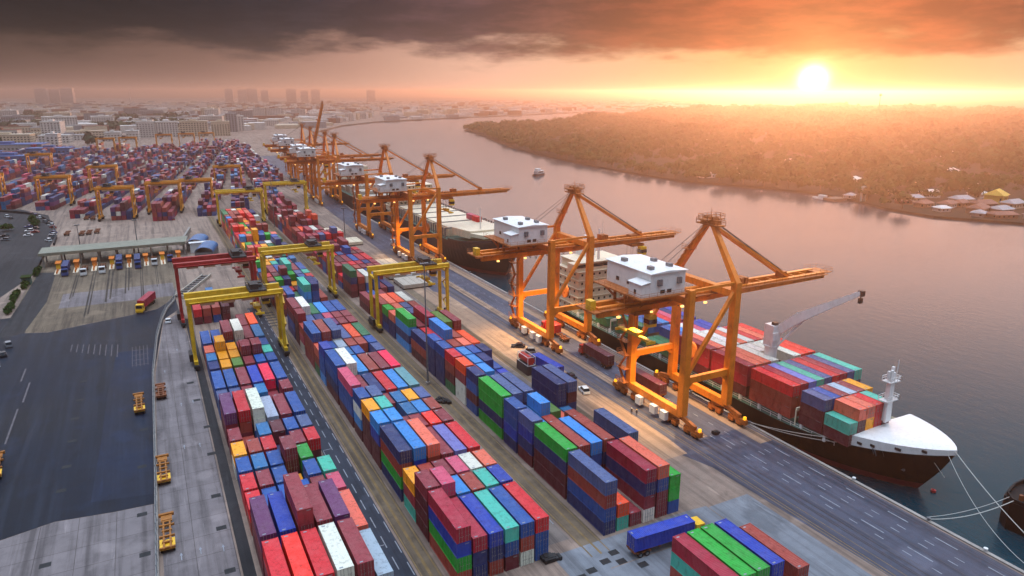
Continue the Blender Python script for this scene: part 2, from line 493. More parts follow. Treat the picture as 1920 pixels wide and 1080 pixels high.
# below the horizon the far river plain
below = nt.nodes.new('ShaderNodeMapRange')
nt.links.new(el, below.inputs[0])
below.inputs[1].default_value, below.inputs[2].default_value = -1.5, -0.2
skyc = mix(nt, below.outputs[0], (0.16, 0.12, 0.11, 1), skyc)
nt.links.new(skyc, bgc.inputs[0])
bgc.inputs[1].default_value = 1.0
nt.links.new(bgs.outputs[0], add.inputs[0])
nt.links.new(bgc.outputs[0], add.inputs[1])
nt.links.new(add.outputs[0], wo.inputs[0])

sl = bpy.data.lights.new('sun', 'SUN')
sl.energy = 4.4
sl.angle = R(0.5)
sl.color = (1.0, 0.46, 0.22)
so = bpy.data.objects.new('sun', sl)
COL.objects.link(so)
ld = Vector((math.sin(SUN_AZ) * math.cos(LAMP_EL), math.cos(SUN_AZ) * math.cos(LAMP_EL), math.sin(LAMP_EL)))
so.rotation_euler = ld.to_track_quat('Z', 'Y').to_euler()
so.location = ld * 300

# ------------------------------------------------------------------ air
hz = MB().box(-9500, 9500, -900, 9500, -8.5, 90)
m = bpy.data.materials.new('air')
m.use_nodes = True
n_ = m.node_tree
for n in list(n_.nodes):
    n_.nodes.remove(n)
ho = n_.nodes.new('ShaderNodeOutputMaterial')
pv = n_.nodes.new('ShaderNodeVolumePrincipled')
pv.inputs['Color'].default_value = (0.64, 0.49, 0.42, 1)
pv.inputs['Density'].default_value = 0.00027
pv.inputs['Anisotropy'].default_value = 0.735
n_.links.new(pv.outputs[0], ho.inputs['Volume'])
haze = hz.build('haze', m)
haze['kind'] = 'stuff'

# ------------------------------------------------------------------ ground, river, roads
near_poly = [(119.2, -400), (119.2, 455), (150, 900), (300, 1400), (415, 1650), (541, 1820), (967, 2083), (1168, 2173), (1900, 2600), (2500, 2440), (9000, 4700), (9000, 9000), (-9000, 9000), (-9000, -400)]
far_poly = [(9000, 4900), (3600, 2950), (2000, 2260), (1300, 1900), (1000, 1640), (760, 1500), (640, 1440), (604, 1380), (560, 1200), (485, 953), (452, 800), (434, 658), (428, 560), (430, 495), (448, 450), (461, 418), (472, 380), (467, 347), (452, 310), (450, 275), (472, 240), (500, 190), (560, 60), (600, -400), (9000, -400)]
structure('ground', MB().prism(near_poly, -7.5, 0), 'g_land')
structure('far_bank_ground', MB().prism(far_poly, -7.5, -1.6), 'g_far')
wt = MB(); wt.poly([(-9200, -800, -3), (9200, -800, -3), (9200, 9200, -3), (-9200, 9200, -3)])
structure('river', wt, 'water')
structure('quay_edge_kerb', MB().box(118.55, 119.25, -400, 455, 0.0, 0.28), 'concrete')

def sheet(name, pts, z, mat):
    m_ = MB()
    m_.poly([(x, y, z) for x, y in pts])
    n = m_
    if sum((pts[i][0] * pts[(i + 1) % len(pts)][1] - pts[(i + 1) % len(pts)][0] * pts[i][1]) for i in range(len(pts))) < 0:
        n = MB(); n.poly([(x, y, z) for x, y in reversed(pts)])
    return structure(name, n, mat)
def rects(name, L, z, mat, label=None):
    m_ = MB()
    for x0, x1, y0, y1 in L:
        m_.poly([(x0, y0, z), (x1, y0, z), (x1, y1, z), (x0, y1, z)])
    return structure(name, m_, mat)
Z = 0.006
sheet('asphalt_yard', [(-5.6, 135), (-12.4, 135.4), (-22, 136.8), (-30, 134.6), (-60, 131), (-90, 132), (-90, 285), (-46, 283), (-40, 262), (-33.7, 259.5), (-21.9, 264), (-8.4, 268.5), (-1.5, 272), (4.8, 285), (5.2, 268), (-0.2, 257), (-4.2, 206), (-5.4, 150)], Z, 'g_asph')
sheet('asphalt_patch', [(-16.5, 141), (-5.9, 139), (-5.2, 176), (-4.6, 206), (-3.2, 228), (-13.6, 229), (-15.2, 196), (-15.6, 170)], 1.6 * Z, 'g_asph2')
sheet('concrete_apron', [(-5.6, 40), (-90, 40), (-90, 131.9), (-60, 130.9), (-30, 134.5), (-22, 136.7), (-12.4, 135.3), (-5.6, 134.9)], Z, 'g_conc')
sheet('truck_lane', [(-5.0, 40), (6.0, 40), (6.2, 235), (4, 262), (-0.2, 254), (-3.8, 206), (-4.9, 150)], Z, 'g_conc')
rects('rail_strip', [(6.4, 8.3, 40, 255)], Z, 'g_dark')
rects('lane_road', [(26.9, 31.2, 40, 258)], Z, 'g_lane')
rects('middle_lane_road', [(53.0, 58.2, 90, 470), (81.9, 85.0, 96, 430)], Z, 'g_mid')
rects('crane_runway', [(31.6, 35.0, 40, 470), (58.6, 62.9, 84, 470), (85.4, 88.4, 96, 430)], Z, 'g_rtg')
sheet('quay_road', [(97.5, 97), (98.8, 60), (98.6, -200), (118.2, -200), (118.2, 300), (118.2, 455), (149, 900), (127, 900), (104, 455), (92.5, 200), (92.7, 112)], Z, 'g_road')
sheet('quay_apron', [(88.6, 104), (96.8, 104), (97.6, 112), (97.9, 130), (97.9, 240), (90.5, 260), (88.6, 260)], 2 * Z, 'g_quay')
rects('crane_track_bed', [(103.6, 106.2, 108, 330), (114.2, 117.9, 100, 330)], 2 * Z, 'g_quay')
sheet('pad_concrete', [(86.6, 86.3), (96.4, 86.3), (96.6, 20), (60, 20), (60, 80), (86.6, 80)], 3 * Z, 'g_pad')
sheet('block_end_concrete', [(53, 87.2), (53, 70), (60, 70), (60, 80.2), (86.4, 80.2), (86.4, 86.8), (82, 87.2)], 2 * Z, 'g_pad')
sheet('gate_apron', [(-46, 283.2), (-40, 262.2), (-33.7, 259.7), (-21.9, 264.2), (-8.4, 268.7), (-1.5, 272.2), (4.8, 285.2), (6, 300), (8, 385), (-47, 392)], Z, 'g_rtg')
rects('gate_grey_band', [(-33, 5, 288, 309)], 2 * Z, 'g_conc')
sheet('approach_ramp', [(-47.5, 258), (-40.5, 262), (-37.5, 300), (-38.5, 350), (-45, 352), (-46, 300)], 3 * Z, 'g_dark')
sheet('car_park', [(-46, 352), (-46, 440), (-56, 520), (-75, 556), (-140, 580), (-140, 300), (-60, 283)], Z, 'g_dark')

# wheel tracks dragged out of the gate lanes (dark rubber, in the paint layer of the road)
rects('tyre_tracks', [(x + q * w, x + q * w + w * 0.3, y0 + q * 6, y1) for q in (0, 0.62) for x, w, y0, y1 in ((-24.5, 1.6, 272, 345), (-18.6, 2.2, 290, 345), (-12.2, 1.8, 300, 348), (-6.6, 1.2, 290, 350), (-30.6, 1.4, 300, 342), (-0.8, 1.0, 305, 352))], 3 * Z, 'g_track')
# painted lines
Lw = []
y = 60
for x in (30.9, 29.1, 27.2):
    yy = 60 + (x * 7) % 5
    while yy < 255:
        Lw.append((x - 0.09, x + 0.09, yy, yy + 3.6))
        yy += 6.4
for x in (53.3, 57.9):
    yy = 95
    while yy < 300:
        Lw.append((x - 0.08, x + 0.08, yy, yy + 3.0))
        yy += 7.5
for x in (106.9, 111.2, 113.0):
    yy = -60
    while yy < 420:
        if not (x > 112 and yy > 100):
            Lw.append((x - 0.09, x + 0.09, yy, yy + 1.7))
        yy += 5.2
for x, y0, y1, st, ln in ((108.6, -60, 110, 9, 4.5), (115.4, -60, 100, 9, 4.0)):
    yy = y0
    while yy < y1:
        Lw.append((x - 0.11, x + 0.11, yy, yy + ln))
        yy += st
for yy in (103, 141, 188, 231):
    Lw.append((27.2, 28.9, yy, yy + 0.18))
rects('lane_dashes', Lw, 4 * Z, 'line')
Ly = [(31.75, 31.95, 40, 470), (33.0, 33.5, 40, 470), (34.5, 34.75, 40, 470), (58.8, 59.05, 84, 470), (60.6, 61.0, 84, 470), (62.4, 62.6, 84, 470), (85.6, 85.85, 100, 430), (99.0, 99.16, -60, 330), (99.7, 99.86, -60, 330), (101.3, 101.42, -60, 330)]
rects('yellow_guide_lines', Ly, 3 * Z, 'liney')
rects('crane_rails', [(102.85, 103.0, -200, 455), (103.3, 103.42, -200, 455), (116.4, 116.55, -200, 455), (117.0, 117.12, -200, 455), (104.5, 104.66, -200, 455)], 5 * Z, 'rail')
rects('quay_white_lines', [(110.0, 110.1, -60, 108), (105.6, 105.75, -60, 330), (117.7, 117.85, -60, 330)], 4 * Z, 'linef')
# arrows and bars on the truck lane
A = MB()
def arrow(x, y, s=1.0):
    A.poly([(x - 0.14 * s, y, 4 * Z), (x + 0.14 * s, y, 4 * Z), (x + 0.14 * s, y + 2.6 * s, 4 * Z), (x - 0.14 * s, y + 2.6 * s, 4 * Z)])
    A.poly([(x - 0.5 * s, y + 2.6 * s, 4 * Z), (x + 0.5 * s, y + 2.6 * s, 4 * Z), (x, y + 4.3 * s, 4 * Z)])
for x, y in ((0.6, 155.5), (3.7, 155), (-2.2, 114.5), (0.8, 114.8), (4.3, 113.8), (1.3, 179.6), (4.0, 180), (-1.5, 205), (2.4, 222), (80, 76)):
    arrow(x, y, 0.5)
structure('lane_arrows', A, 'line')
# hatched islands on the dark asphalt
Hm = []
for k in range(9):
    Hm.append((-26 + k * 1.55, -25.75 + k * 1.55, 236 - k * 1.4, 243 - k * 0.8))
for k in range(5):
    Hm.append((-9.6 + k * 1.0, -9.45 + k * 1.0, 214, 232))
for k in range(4):
    Hm.append((-9.6, -5.2, 215 + k * 4.4, 215.2 + k * 4.4))
Hm += [(-34, -33.6, 200, 214), (-34.6, -34.2, 176, 196), (-36.2, -35.8, 216, 226)]
rects('hatched_road_marking', Hm, 2 * Z, 'linef')
# patches of newer surfacing
rects('repair_patches', [(-36, -21.2, 96, 118), (-12.2, -6.6, 60, 86), (106.4, 110.8, 122, 140)], 2 * Z, 'g_lane')
# steel drain plates set in the paving
for k, (x, y) in enumerate([(6.0, 164.7), (5.6, 150.7), (4.9, 181.7), (4.8, 132.7), (4.6, 121.1), (4.2, 194.3), (4.6, 108), (-7.9, 132.2), (-7.7, 151.4), (-7.1, 169.9), (-22.2, 123.3), (-21.8, 148.3), (-21.6, 158.5), (-21.4, 170.9), (-21.6, 183.6), (-21.2, 195.1), (-21.1, 208.4), (62.8, 83.3), (60.2, 82), (62.6, 80.8), (56.9, 81.1), (54.6, 80.4), (65.3, 78.5), (-7.6, 119), (-8.2, 107)]):
    p = MB().box(x - 0.85, x + 0.85, y - 0.65, y + 0.65, 0, 0.022)
    where = 'along the truck lane beside the container block' if 3 < x < 10 else ('in the concrete before the middle blocks' if x > 30 else 'in the dark yard west of the long fence')
    p = tag(p.build('drain_plate', 'plate'), 'black steel drain plate ' + where, 'drain cover', 'drain plates ' + where)
for k in range(6):
    y = 233 + k * 3.1
    p = MB().box(30.8, 34.6, y, y + 1.1, 0, 0.03)
    tag(p.build('cover_plate', 'plate'), 'dark slotted plate crossing the lane beneath the yellow gantry', 'drain cover', 'slotted plates across the middle lane')
for k in range(6):
    y = 221 + k * 3.0
    p = MB().box(26.0, 29.8, y, y + 1.1, 0, 0.03)
    tag(p.build('cover_plate', 'plate'), 'dark slotted plate in the lane beside the orange container', 'drain cover', 'slotted plates beside the orange container')
# ------------------------------------------------------------------ shipping containers
PAL = {'r': ('red', (208, 18, 34)), 'R': ('scarlet', (240, 40, 26)), 'k': ('crimson', (158, 16, 48)), 'm': ('maroon', (136, 40, 52)), 'p': ('plum', (104, 44, 96)),
       'd': ('dark maroon', (92, 20, 34)), 't': ('terracotta', (156, 56, 44)), 'c': ('salmon', (230, 104, 78)), 'o': ('orange', (246, 78, 24)), 'y': ('amber', (248, 158, 4)),
       'w': ('cream white', (226, 220, 206)), 'h': ('pale grey', (166, 178, 192)), 'g': ('bright green', (16, 154, 44)), 'e': ('dark green', (36, 108, 68)), 'G': ('olive green', (78, 114, 44)),
       'a': ('turquoise', (66, 182, 158)), 'b': ('blue', (14, 74, 146)), 'B': ('royal blue', (14, 54, 160)), 's': ('sky blue', (46, 134, 204)), 'n': ('navy', (22, 42, 98)),
       'i': ('slate', (70, 86, 134)), 'u': ('steel blue', (30, 104, 156)), 'v': ('lilac', (112, 114, 182)), 'P': ('pink', (244, 14, 72)), 'q': ('rose', (204, 74, 104)), 'H': ('grey teal', (98, 142, 152))}
CW = 2.44
CL = {20: 6.06, 40: 12.19}
CONT = []      # dict(u, v, z, L, H, col, tier, n, c, bay, block)
def add_row(block, v0, pitch, bays):
    for bi, bay in enumerate(bays):
        u, L, stacks = bay[:3]
        H = bay[3] if len(bay) > 3 else 2.62
        for ci, st in enumerate(stacks):
            jx, jy = rng.uniform(-0.05, 0.05), rng.uniform(-0.08, 0.08)
            for t, ch in enumerate(st):
                CONT.append(dict(x=v0 + pitch * ci + jx + rng.uniform(-0.03, 0.03), y=u + jy, z=t * H + 0.02, L=L, H=H, ch=ch, tier=t, n=len(st), c=ci, bay=bi, block=block))
def rand_bays(u, uend, ncol, pal, hmin, hmax, gap=0.0):
    out = []
    while u < uend:
        L = rng.choice((20, 20, 40))
        if rng.random() < gap:
            u += 7
            continue
        h0 = rng.randint(hmin, hmax)
        out.append((u, L, [''.join(rng.choice(pal) for _ in range(max(0, min(5, h0 + rng.choice((-1, 0, 0, 0, 0, 0, 1)))))) for _ in range(ncol)]))
        u += 6.85 if L == 20 else 13.3
    return out
ROW1 = [
 (88.4, 40, ['tmr', 'dmR', 'mkr', 'dww', 'mdm', 'bh'], 2.9), (101.8, 40, ['dmp', 'nbB', 'dkmm', 'mdm', 'ndp', 'tc'], 2.9),
 (116, 20, ['tr', 'nb', 'bb', 'nb', 'dm', 'mq']), (123, 20, ['rr', 'tm', 'nb', 'y', 'bb', 'sa']), (130, 20, ['nb', 'iu', 'ub', 'ddm', 'eg', '']),
 (137, 20, ['wy', 'dt', 'kr', 'n', 'tm', 'dr']), (144, 20, ['dm', 't', 'nu', 'dd', 'ub', 'bi']),
 (152, 40, ['dmp', 'mtr', 'bww', 'hh', 'dm', 'nb']), (166.6, 20, ['bi', 'ni', 'mm', 'su', 'm', 'tm']), (174, 40, ['nb', 'bb', 'tm', 'uB', 'kP', 'nb']),
 (188, 20, ['bn', 'yy', 'eG', 'dm', 'nb', 'bb']), (194.8, 20, ['bu', 'ty', 'ny', 'ddm', 'ddm', 'na']), (201.5, 20, ['tc', 'yyy', 'yy', 'mm', 'mm', 'nb']),
 (209.5, 40, ['nb', 'bb', 'nim', 'dww', 'tm', 'nu']), (222.6, 40, ['', '', '', '', 'dm', 'Ro']), (246, 40, ['dr', 'mt', 'bt', 'dd', '', '']), (262, 40, ['n', 'r', 'bu', 'u', 'd', ''])]
ROW2 = [
 (87.3, 40, ['tgBk', 'nnk', 'tnB', 'dba', 'wtb', 'bbr']), (100.2, 20, ['dddm', 'mmmq', 'mts', 'mnt', 'ena', 'wbB']), (106.8, 20, ['aky', 'mtt', 'dtm', 'kkq', 'www', 'ttc']),
 (114.3, 40, ['ngtn', 'mmBs', 'edtc', 'dmm', 'nnv', 'dmr']), (127.5, 20, ['ddBs', 'ddbs', 'mmm', 'mmm', 'ddR', 'ddm']), (134.2, 20, ['dddy', 'mmba', 'dq', 'nbu', 'nbs', 'dmt']),
 (141, 20, ['dswb', 'nbbi', 'ddm', 'bbu', 'tty', 'ddi']), (148.6, 40, ['dbbq', 'mdm', 'nnn', 'dtr', 'bbs', 'ewH']), (162.3, 40, ['dnbb', 'mwww', 'nbs', 'tmt', 'dmm', 'ddP']),
 (175.5, 20, ['sbbB', 'eta', 'nbu', 'nub', 'nw', 'nni']), (182.2, 20, ['etc', 'nbb', 'eth', 'mtt', 'dtt', 'nbb']), (189, 40, ['mtmb', 'dttt', 'bbwi', 'nni', 'tto', 'nee']),
 (202.5, 20, ['wqt', 'nnm', 'tty', 'dpp', 'dmm', 'tmm']), (209.2, 20, ['dddm', 'nni', 'een', 'nnq', 'dmm', 'dmm']), (216, 40, ['nbdm', 'ndww', 'eee', 'sss', 'bbb', 'nbb']),
 (241.8, 40, ['dtt', 'nbb', 'ee', 'nusa', 'nbbn', 'et'])] + rand_bays(256, 300, 6, 'tbgryadmniu', 3, 3) + rand_bays(300, 425, 6, 'cctoyyegrRbswtcn', 3, 4)
ROW3 = [
 (61.4, 40, ['', 'tak', 'mng', 'ngg', 'nnB', '', 'tt']), (87.9, 40, ['nbti', '', '', 'wmnk', 'mmbc', 'bgg']), (88.0, 20, ['', 'ao', 'm', '', '', '']),
 (100.8, 40, ['ddng', 'dmmt', 'ntbs', 'ddnt', '', 'nnni']), (114, 20, ['dnBi', 'nbs', 'mmt', 'nn', 'dtt', '']), (120.7, 20, ['nBbb', 'nbu', 'nbss', 'eeG', 'tc', 'bu']),
 (127.8, 40, ['gngg', 'nnni', 'nnni', '', '', 'nnnn', 'nndi']), (141, 20, ['bdbn', 'nnn', 'nd', '', 'bb', 'r']), (148, 20, ['wwmo', 'dmt', 'nbs', 'nn', 'nB', 's']), (154.8, 20, ['edtr', 'ttt', 'nbs', 'nnn', 'bb', 'i']),
 (161.5, 20, ['nnnb', 'bbb', 'nbs', 'nbb', 'ddn', 'n']), (168.3, 20, ['nnnb', 'nni', 'mtt', 'mtc', 'du', 'm']), (175.2, 40, ['dtn', 'dmr', 'nbss', 'ddt', 'gG', 'to']), (189, 40, ['snsg', 'ddm', 'mddk', 'ew', 'eeG', 'ttm']),
 (202.5, 20, ['nnc', 'eew', 'ddi', 'wwc', 'mt', '']), (209.2, 20, ['bng', 'ttc', 'nni', 'dtt', 'tc', '']), (216, 40, ['mtt', 'dtc', 'mto', 'nnw', 'mt', '']), (231, 40, ['dm', 'nb', 'mm', 'm', '', '']),
 (254, 40, ['dmne', 'ddt', 'bbw', 'nbb', 'm', 'n'])] + rand_bays(268, 350, 6, 'mmdkkntbidrm', 3, 4) + rand_bays(350, 440, 5, 'mmdtkktcbnwod', 3, 4, 0.1)
add_row('fence-side block', 9.1, 2.9, ROW1)
add_row('middle block', 35.9, 2.8, ROW2)
add_row('quayside block', 63.9, 2.87, ROW3)

def far_rows():
    """the dense stacks of the further yard: (x, y, heading) of each row's near corner"""
    pal = 'mmmmmdddppknnnniuwqt'
    rows = [(-20.5, 482, 9.0, 620, 4), (1.5, 468, 8.5, 640, 4), (26.5, 474, 7.6, 640, 4), (-43, 500, 10, 600, 4), (-65, 545, 10.5, 540, 4), (-88, 560, 11, 520, 4), (-112, 600, 11, 480, 4), (-136, 640, 11, 430, 4), (-160, 690, 11, 380, 4), (-184, 750, 11, 320, 4),
            (46, 470, 6.4, 650, 4), (67, 474, 4.6, 560, 5), (90, 600, 3.5, 420, 4)]
    for ri, (x0, y0, hd, ln, nc) in enumerate(rows):
        s = 0.0
        a = R(hd)
        while s < ln:
            if rng.random() < 0.04:
                s += 13
                continue
            L = rng.choice((20, 40, 40))
            h0 = rng.choice((2, 2, 3, 3))
            for c in range(nc):
                h = max(0, min(5, h0 + rng.choice((-1, 0, 0, 1))))
                for t in range(h):
                    CONT.append(dict(x=x0 + c * 2.75 * math.cos(a) + s * math.sin(a), y=y0 - c * 2.75 * math.sin(a) + s * math.cos(a), z=t * 2.62, L=L, H=2.62, ch=rng.choice(pal), tier=t, n=h, c=c, bay=int(s), block='far yard', rot=-a))
            s += 6.9 if L == 20 else 13.2
far_rows()

# how much of each the camera can see, counted with rays against the container blocks
CV, CFc, OWN = [], [], []
for i, c in enumerate(CONT):
    L = CL[c['L']]
    ca, sa = math.cos(c.get('rot', 0)), math.sin(c.get('rot', 0))
    n = len(CV)
    for z in (c['z'], c['z'] + c['H'] - 0.02):
        for a, b in ((0, 0), (CW, 0), (CW, L), (0, L)):
            CV.append((c['x'] + a * ca - b * sa, c['y'] + a * sa + b * ca, z))
    for q in ((4, 5, 6, 7), (0, 1, 5, 4), (1, 2, 6, 5), (2, 3, 7, 6), (3, 0, 4, 7)):
        CFc.append(tuple(n + k for k in q))
        OWN.append(i)
bvh = BVHTree.FromPolygons(CV, CFc, all_triangles=False)
SEEN = [0] * len(CONT)
ENDS = [0] * len(CONT)
GX, GY = 480, 270
for j in range(GY):
    py = (j + 0.5) / GY * 1080
    if py < 200:
        continue
    for i in range(GX):
        px = (i + 0.5) / GX * 1920
        d = (fw * F + rt * (px - 960) + up * (540 - py)).normalized()
        hit = bvh.ray_cast(CAMP, d)
        if hit[2] is not None:
            o = OWN[hit[2]]
            SEEN[o] += 1
            if hit[1].y < -0.7 and abs(hit[1].x) < 0.5:
                ENDS[o] += 1
N_SHIP, N_ALL = 110, 298
order = sorted((i for i in range(len(CONT)) if SEEN[i] > 0), key=lambda i: -SEEN[i])
CHOSEN = set(order[:N_ALL - N_SHIP])

def container_mesh(L, H):
    """corner posts, rails and castings round corrugated sides, roof and front wall"""
    m = MB()
    W2, e = CW, 0.16
    h = H - 0.02
    for x in (0, W2 - e):
        for y in (0, L - e):
            m.box(x, x + e, y, y + e, 0.12, h - 0.12)
            m.box(x - 0.005, x + e + 0.005, y - 0.005, y + e + 0.005, 0, 0.12)
            m.box(x - 0.005, x + e + 0.005, y - 0.005, y + e + 0.005, h - 0.12, h + 0.006)
    for x in (0.01, W2 - e + 0.03):
        m.box(x, x + 0.12, e, L - e, 0.02, 0.16)
        m.box(x, x + 0.12, e, L - e, h - 0.10, h - 0.004)
    for y in (0.01, L - e + 0.03):
        m.box(e, W2 - e, y, y + 0.12, 0.02, 0.16)
        m.box(e, W2 - e, y, y + 0.12, h - 0.12, h - 0.004)
    def corr(p0, ax, ln, other, depth):
        n = int(ln / 0.30)
        st = ln / n
        P = []
        for k in range(n):
            b = k * st
            P += [(b, 0), (b + st * 0.28, 0), (b + st * 0.5, depth), (b + st * 0.78, depth)]
        P.append((ln, 0))
        return P
    for x, sg in ((0.05, 1), (W2 - 0.05, -1)):
        P = corr(None, 1, L - 2 * e, None, 0.06)
        for (a, da), (b, db) in zip(P, P[1:]):
            q = [(x + sg * da, e + a, 0.16), (x + sg * da, e + a, h - 0.1), (x + sg * db, e + b, h - 0.1), (x + sg * db, e + b, 0.16)]
            m.poly(q if sg < 0 else q[::-1])
    P = corr(None, 1, L - 2 * e, None, 0.035)
    for (a, da), (b, db) in zip(P, P[1:]):
        m.poly([(0.13, e + a, h - 0.02 - da), (W2 - 0.13, e + a, h - 0.02 - da), (W2 - 0.13, e + b, h - 0.02 - db), (0.13, e + b, h - 0.02 - db)])
    m.box(e, W2 - e, L - 0.10, L - 0.05, 0.16, h - 0.12)
    m.box(e, W2 - e, 0.08, 0.12, 0.16, h - 0.12)
    m.box(e, W2 - e, e, L - e, 0.05, 0.12)
    # stencilled codes: pale bars on the roof ends and high on the sides
    for y in (0.30, L - 0.62):
        m.box(0.42, 0.95, y, y + 0.26, h - 0.022, h - 0.014, 1)
    for x in (-0.004, W2 - 0.006):
        m.box(x, x + 0.010, 0.5, 1.7, h - 0.085, h - 0.03, 1)
    m.box(W2 - 1.0, W2 - 0.3, 0.072, 0.079, h - 0.48, h - 0.32, 1)
    return m.mesh('container_shell', ['cont', 'line'])
def door_mesh(H):
    m = MB()
    h = H - 0.14
    m.box(0, 1.04, -0.0, 0.05, 0.17, h)
    for z in (0.62, 1.2, 1.8):
        m.box(0.06, 0.98, -0.018, 0.0, z, z + 0.09)
    for z in (0.4, 1.25, 2.1):
        m.box(-0.03, 0.05, -0.03, 0.0, z, z + 0.14)
    return m.mesh('container_door', 'cont')
def bar_mesh(H):
    m = MB()
    for x in (0.3, 0.74):
        m.tube((x, -0.05, 0.10), (x, -0.05, H - 0.1), 0.028, 6)
        for z in (0.13, 0.9, 1.7, H - 0.2):
            m.box(x - 0.06, x + 0.06, -0.05, -0.018, z, z + 0.08)
        m.box(x, x + 0.26, -0.075, -0.05, 1.05, 1.11)
    return m.mesh('locking_bars', 'gear')
CMESH, DMESH, BMESH = {}, {}, {}
def container(x, y, z, L, H, rgb, doors, rz=0.0, extra=1.0):
    if (L, H) not in CMESH:
        CMESH[(L, H)] = container_mesh(CL[L], H)
    if H not in DMESH:
        DMESH[H], BMESH[H] = door_mesh(H), bar_mesh(H)
    o = link('shipping_container', CMESH[(L, H)])
    o.location = (x, y, z)
    o.rotation_euler = (0, 0, rz)
    f = rng.uniform(0.88, 1.1)
    o.color = tuple(min(1, lin(k) * f * rng.uniform(0.95, 1.05)) for k in rgb) + (1,)
    if doors:
        for k in range(2):
            d = link('door', DMESH[H], o)
            d.location = (0.17 + k * 1.06, 0.03, 0)
            d.color = o.color
            b = link('locking_bar', BMESH[H], d)
    return o
ORD = ['first', 'second', 'third', 'fourth', 'fifth', 'sixth', 'seventh', 'eighth', 'ninth', 'tenth', 'eleventh', 'twelfth', 'thirteenth', 'fourteenth', 'fifteenth', 'sixteenth', 'seventeenth', 'eighteenth', 'nineteenth', 'twentieth'] + ['far'] * 60
USED = {}
def cont_label(c):
    nm = PAL[c['ch']][0]
    ln = 'long' if c['L'] == 40 else 'short'
    fromtop = c['n'] - 1 - c['tier']
    if c['n'] == 1: t = 'alone on the ground'
    elif fromtop == 0: t = 'topmost'
    elif c['tier'] == 0: t = 'lowest'
    else: t = {1: 'second from top', 2: 'third from top', 3: 'fourth from top'}[fromtop]
    # columns count from the fence, bays from the photograph's bottom edge upwards
    return f"{ln} {nm} container, {t}, {ORD[c['c']]} column, {ORD[c['bay']]} bay, {c['block']}"
for i in sorted(CHOSEN):
    c = CONT[i]
    o = container(c['x'], c['y'], c['z'], c['L'], c['H'], PAL[c['ch']][1], ENDS[i] >= 2 and rng.random() < 0.8, c.get('rot', 0))
    lab = cont_label(c) if c['block'] != 'far yard' else f"{PAL[c['ch']][0]} container among the tight rows of the far yard"
    tag(o, lab, 'container', 'containers stacked in the yard')
    USED.setdefault(lab, []).append(o)

# every further container: one mass
mv, mf, mc = [], [], []
for i, c in enumerate(CONT):
    if i in CHOSEN:
        continue
    if SEEN[i] == 0 and c['block'] == 'far yard' and c['tier'] < c['n'] - 1:
        continue
    L = CL[c['L']]
    ca, sa = math.cos(c.get('rot', 0)), math.sin(c.get('rot', 0))
    rgb = PAL[c['ch']][1]
    f = rng.uniform(0.8, 1.15)
    col = tuple(min(1, lin(k) * f) for k in rgb) + (1,)
    n = len(mv)
    h = c['H'] - 0.05
    for z, ins in ((c['z'], 0), (c['z'] + h - 0.12, 0), (c['z'] + h, 0.0), (c['z'] + h, 0.16), (c['z'] + h - 0.05, 0.17)):
        for a, b in ((ins, ins), (CW - ins, ins), (CW - ins, L - ins), (ins, L - ins)):
            mv.append((c['x'] + a * ca - b * sa, c['y'] + a * sa + b * ca, z))
    for k in range(4):
        for q in range(4):
            mf.append((n + q * 4 + k, n + q * 4 + (k + 1) % 4, n + q * 4 + 4 + (k + 1) % 4, n + q * 4 + 4 + k))
    mf.append((n + 16, n + 17, n + 18, n + 19))
    mc += [col] * 20
me = bpy.data.meshes.new('stacked_containers')
me.from_pydata(mv, [], mf)
at = me.color_attributes.new('paint', 'FLOAT_COLOR', 'POINT')
at.data.foreach_set('color', np.array(mc, dtype=np.float32).ravel())
me.materials.append(M['contv'])
o = link('stacked_containers', me)
tag(o, 'dense rows of maroon, navy and white containers filling the far yard', 'containers', None, 'stuff')
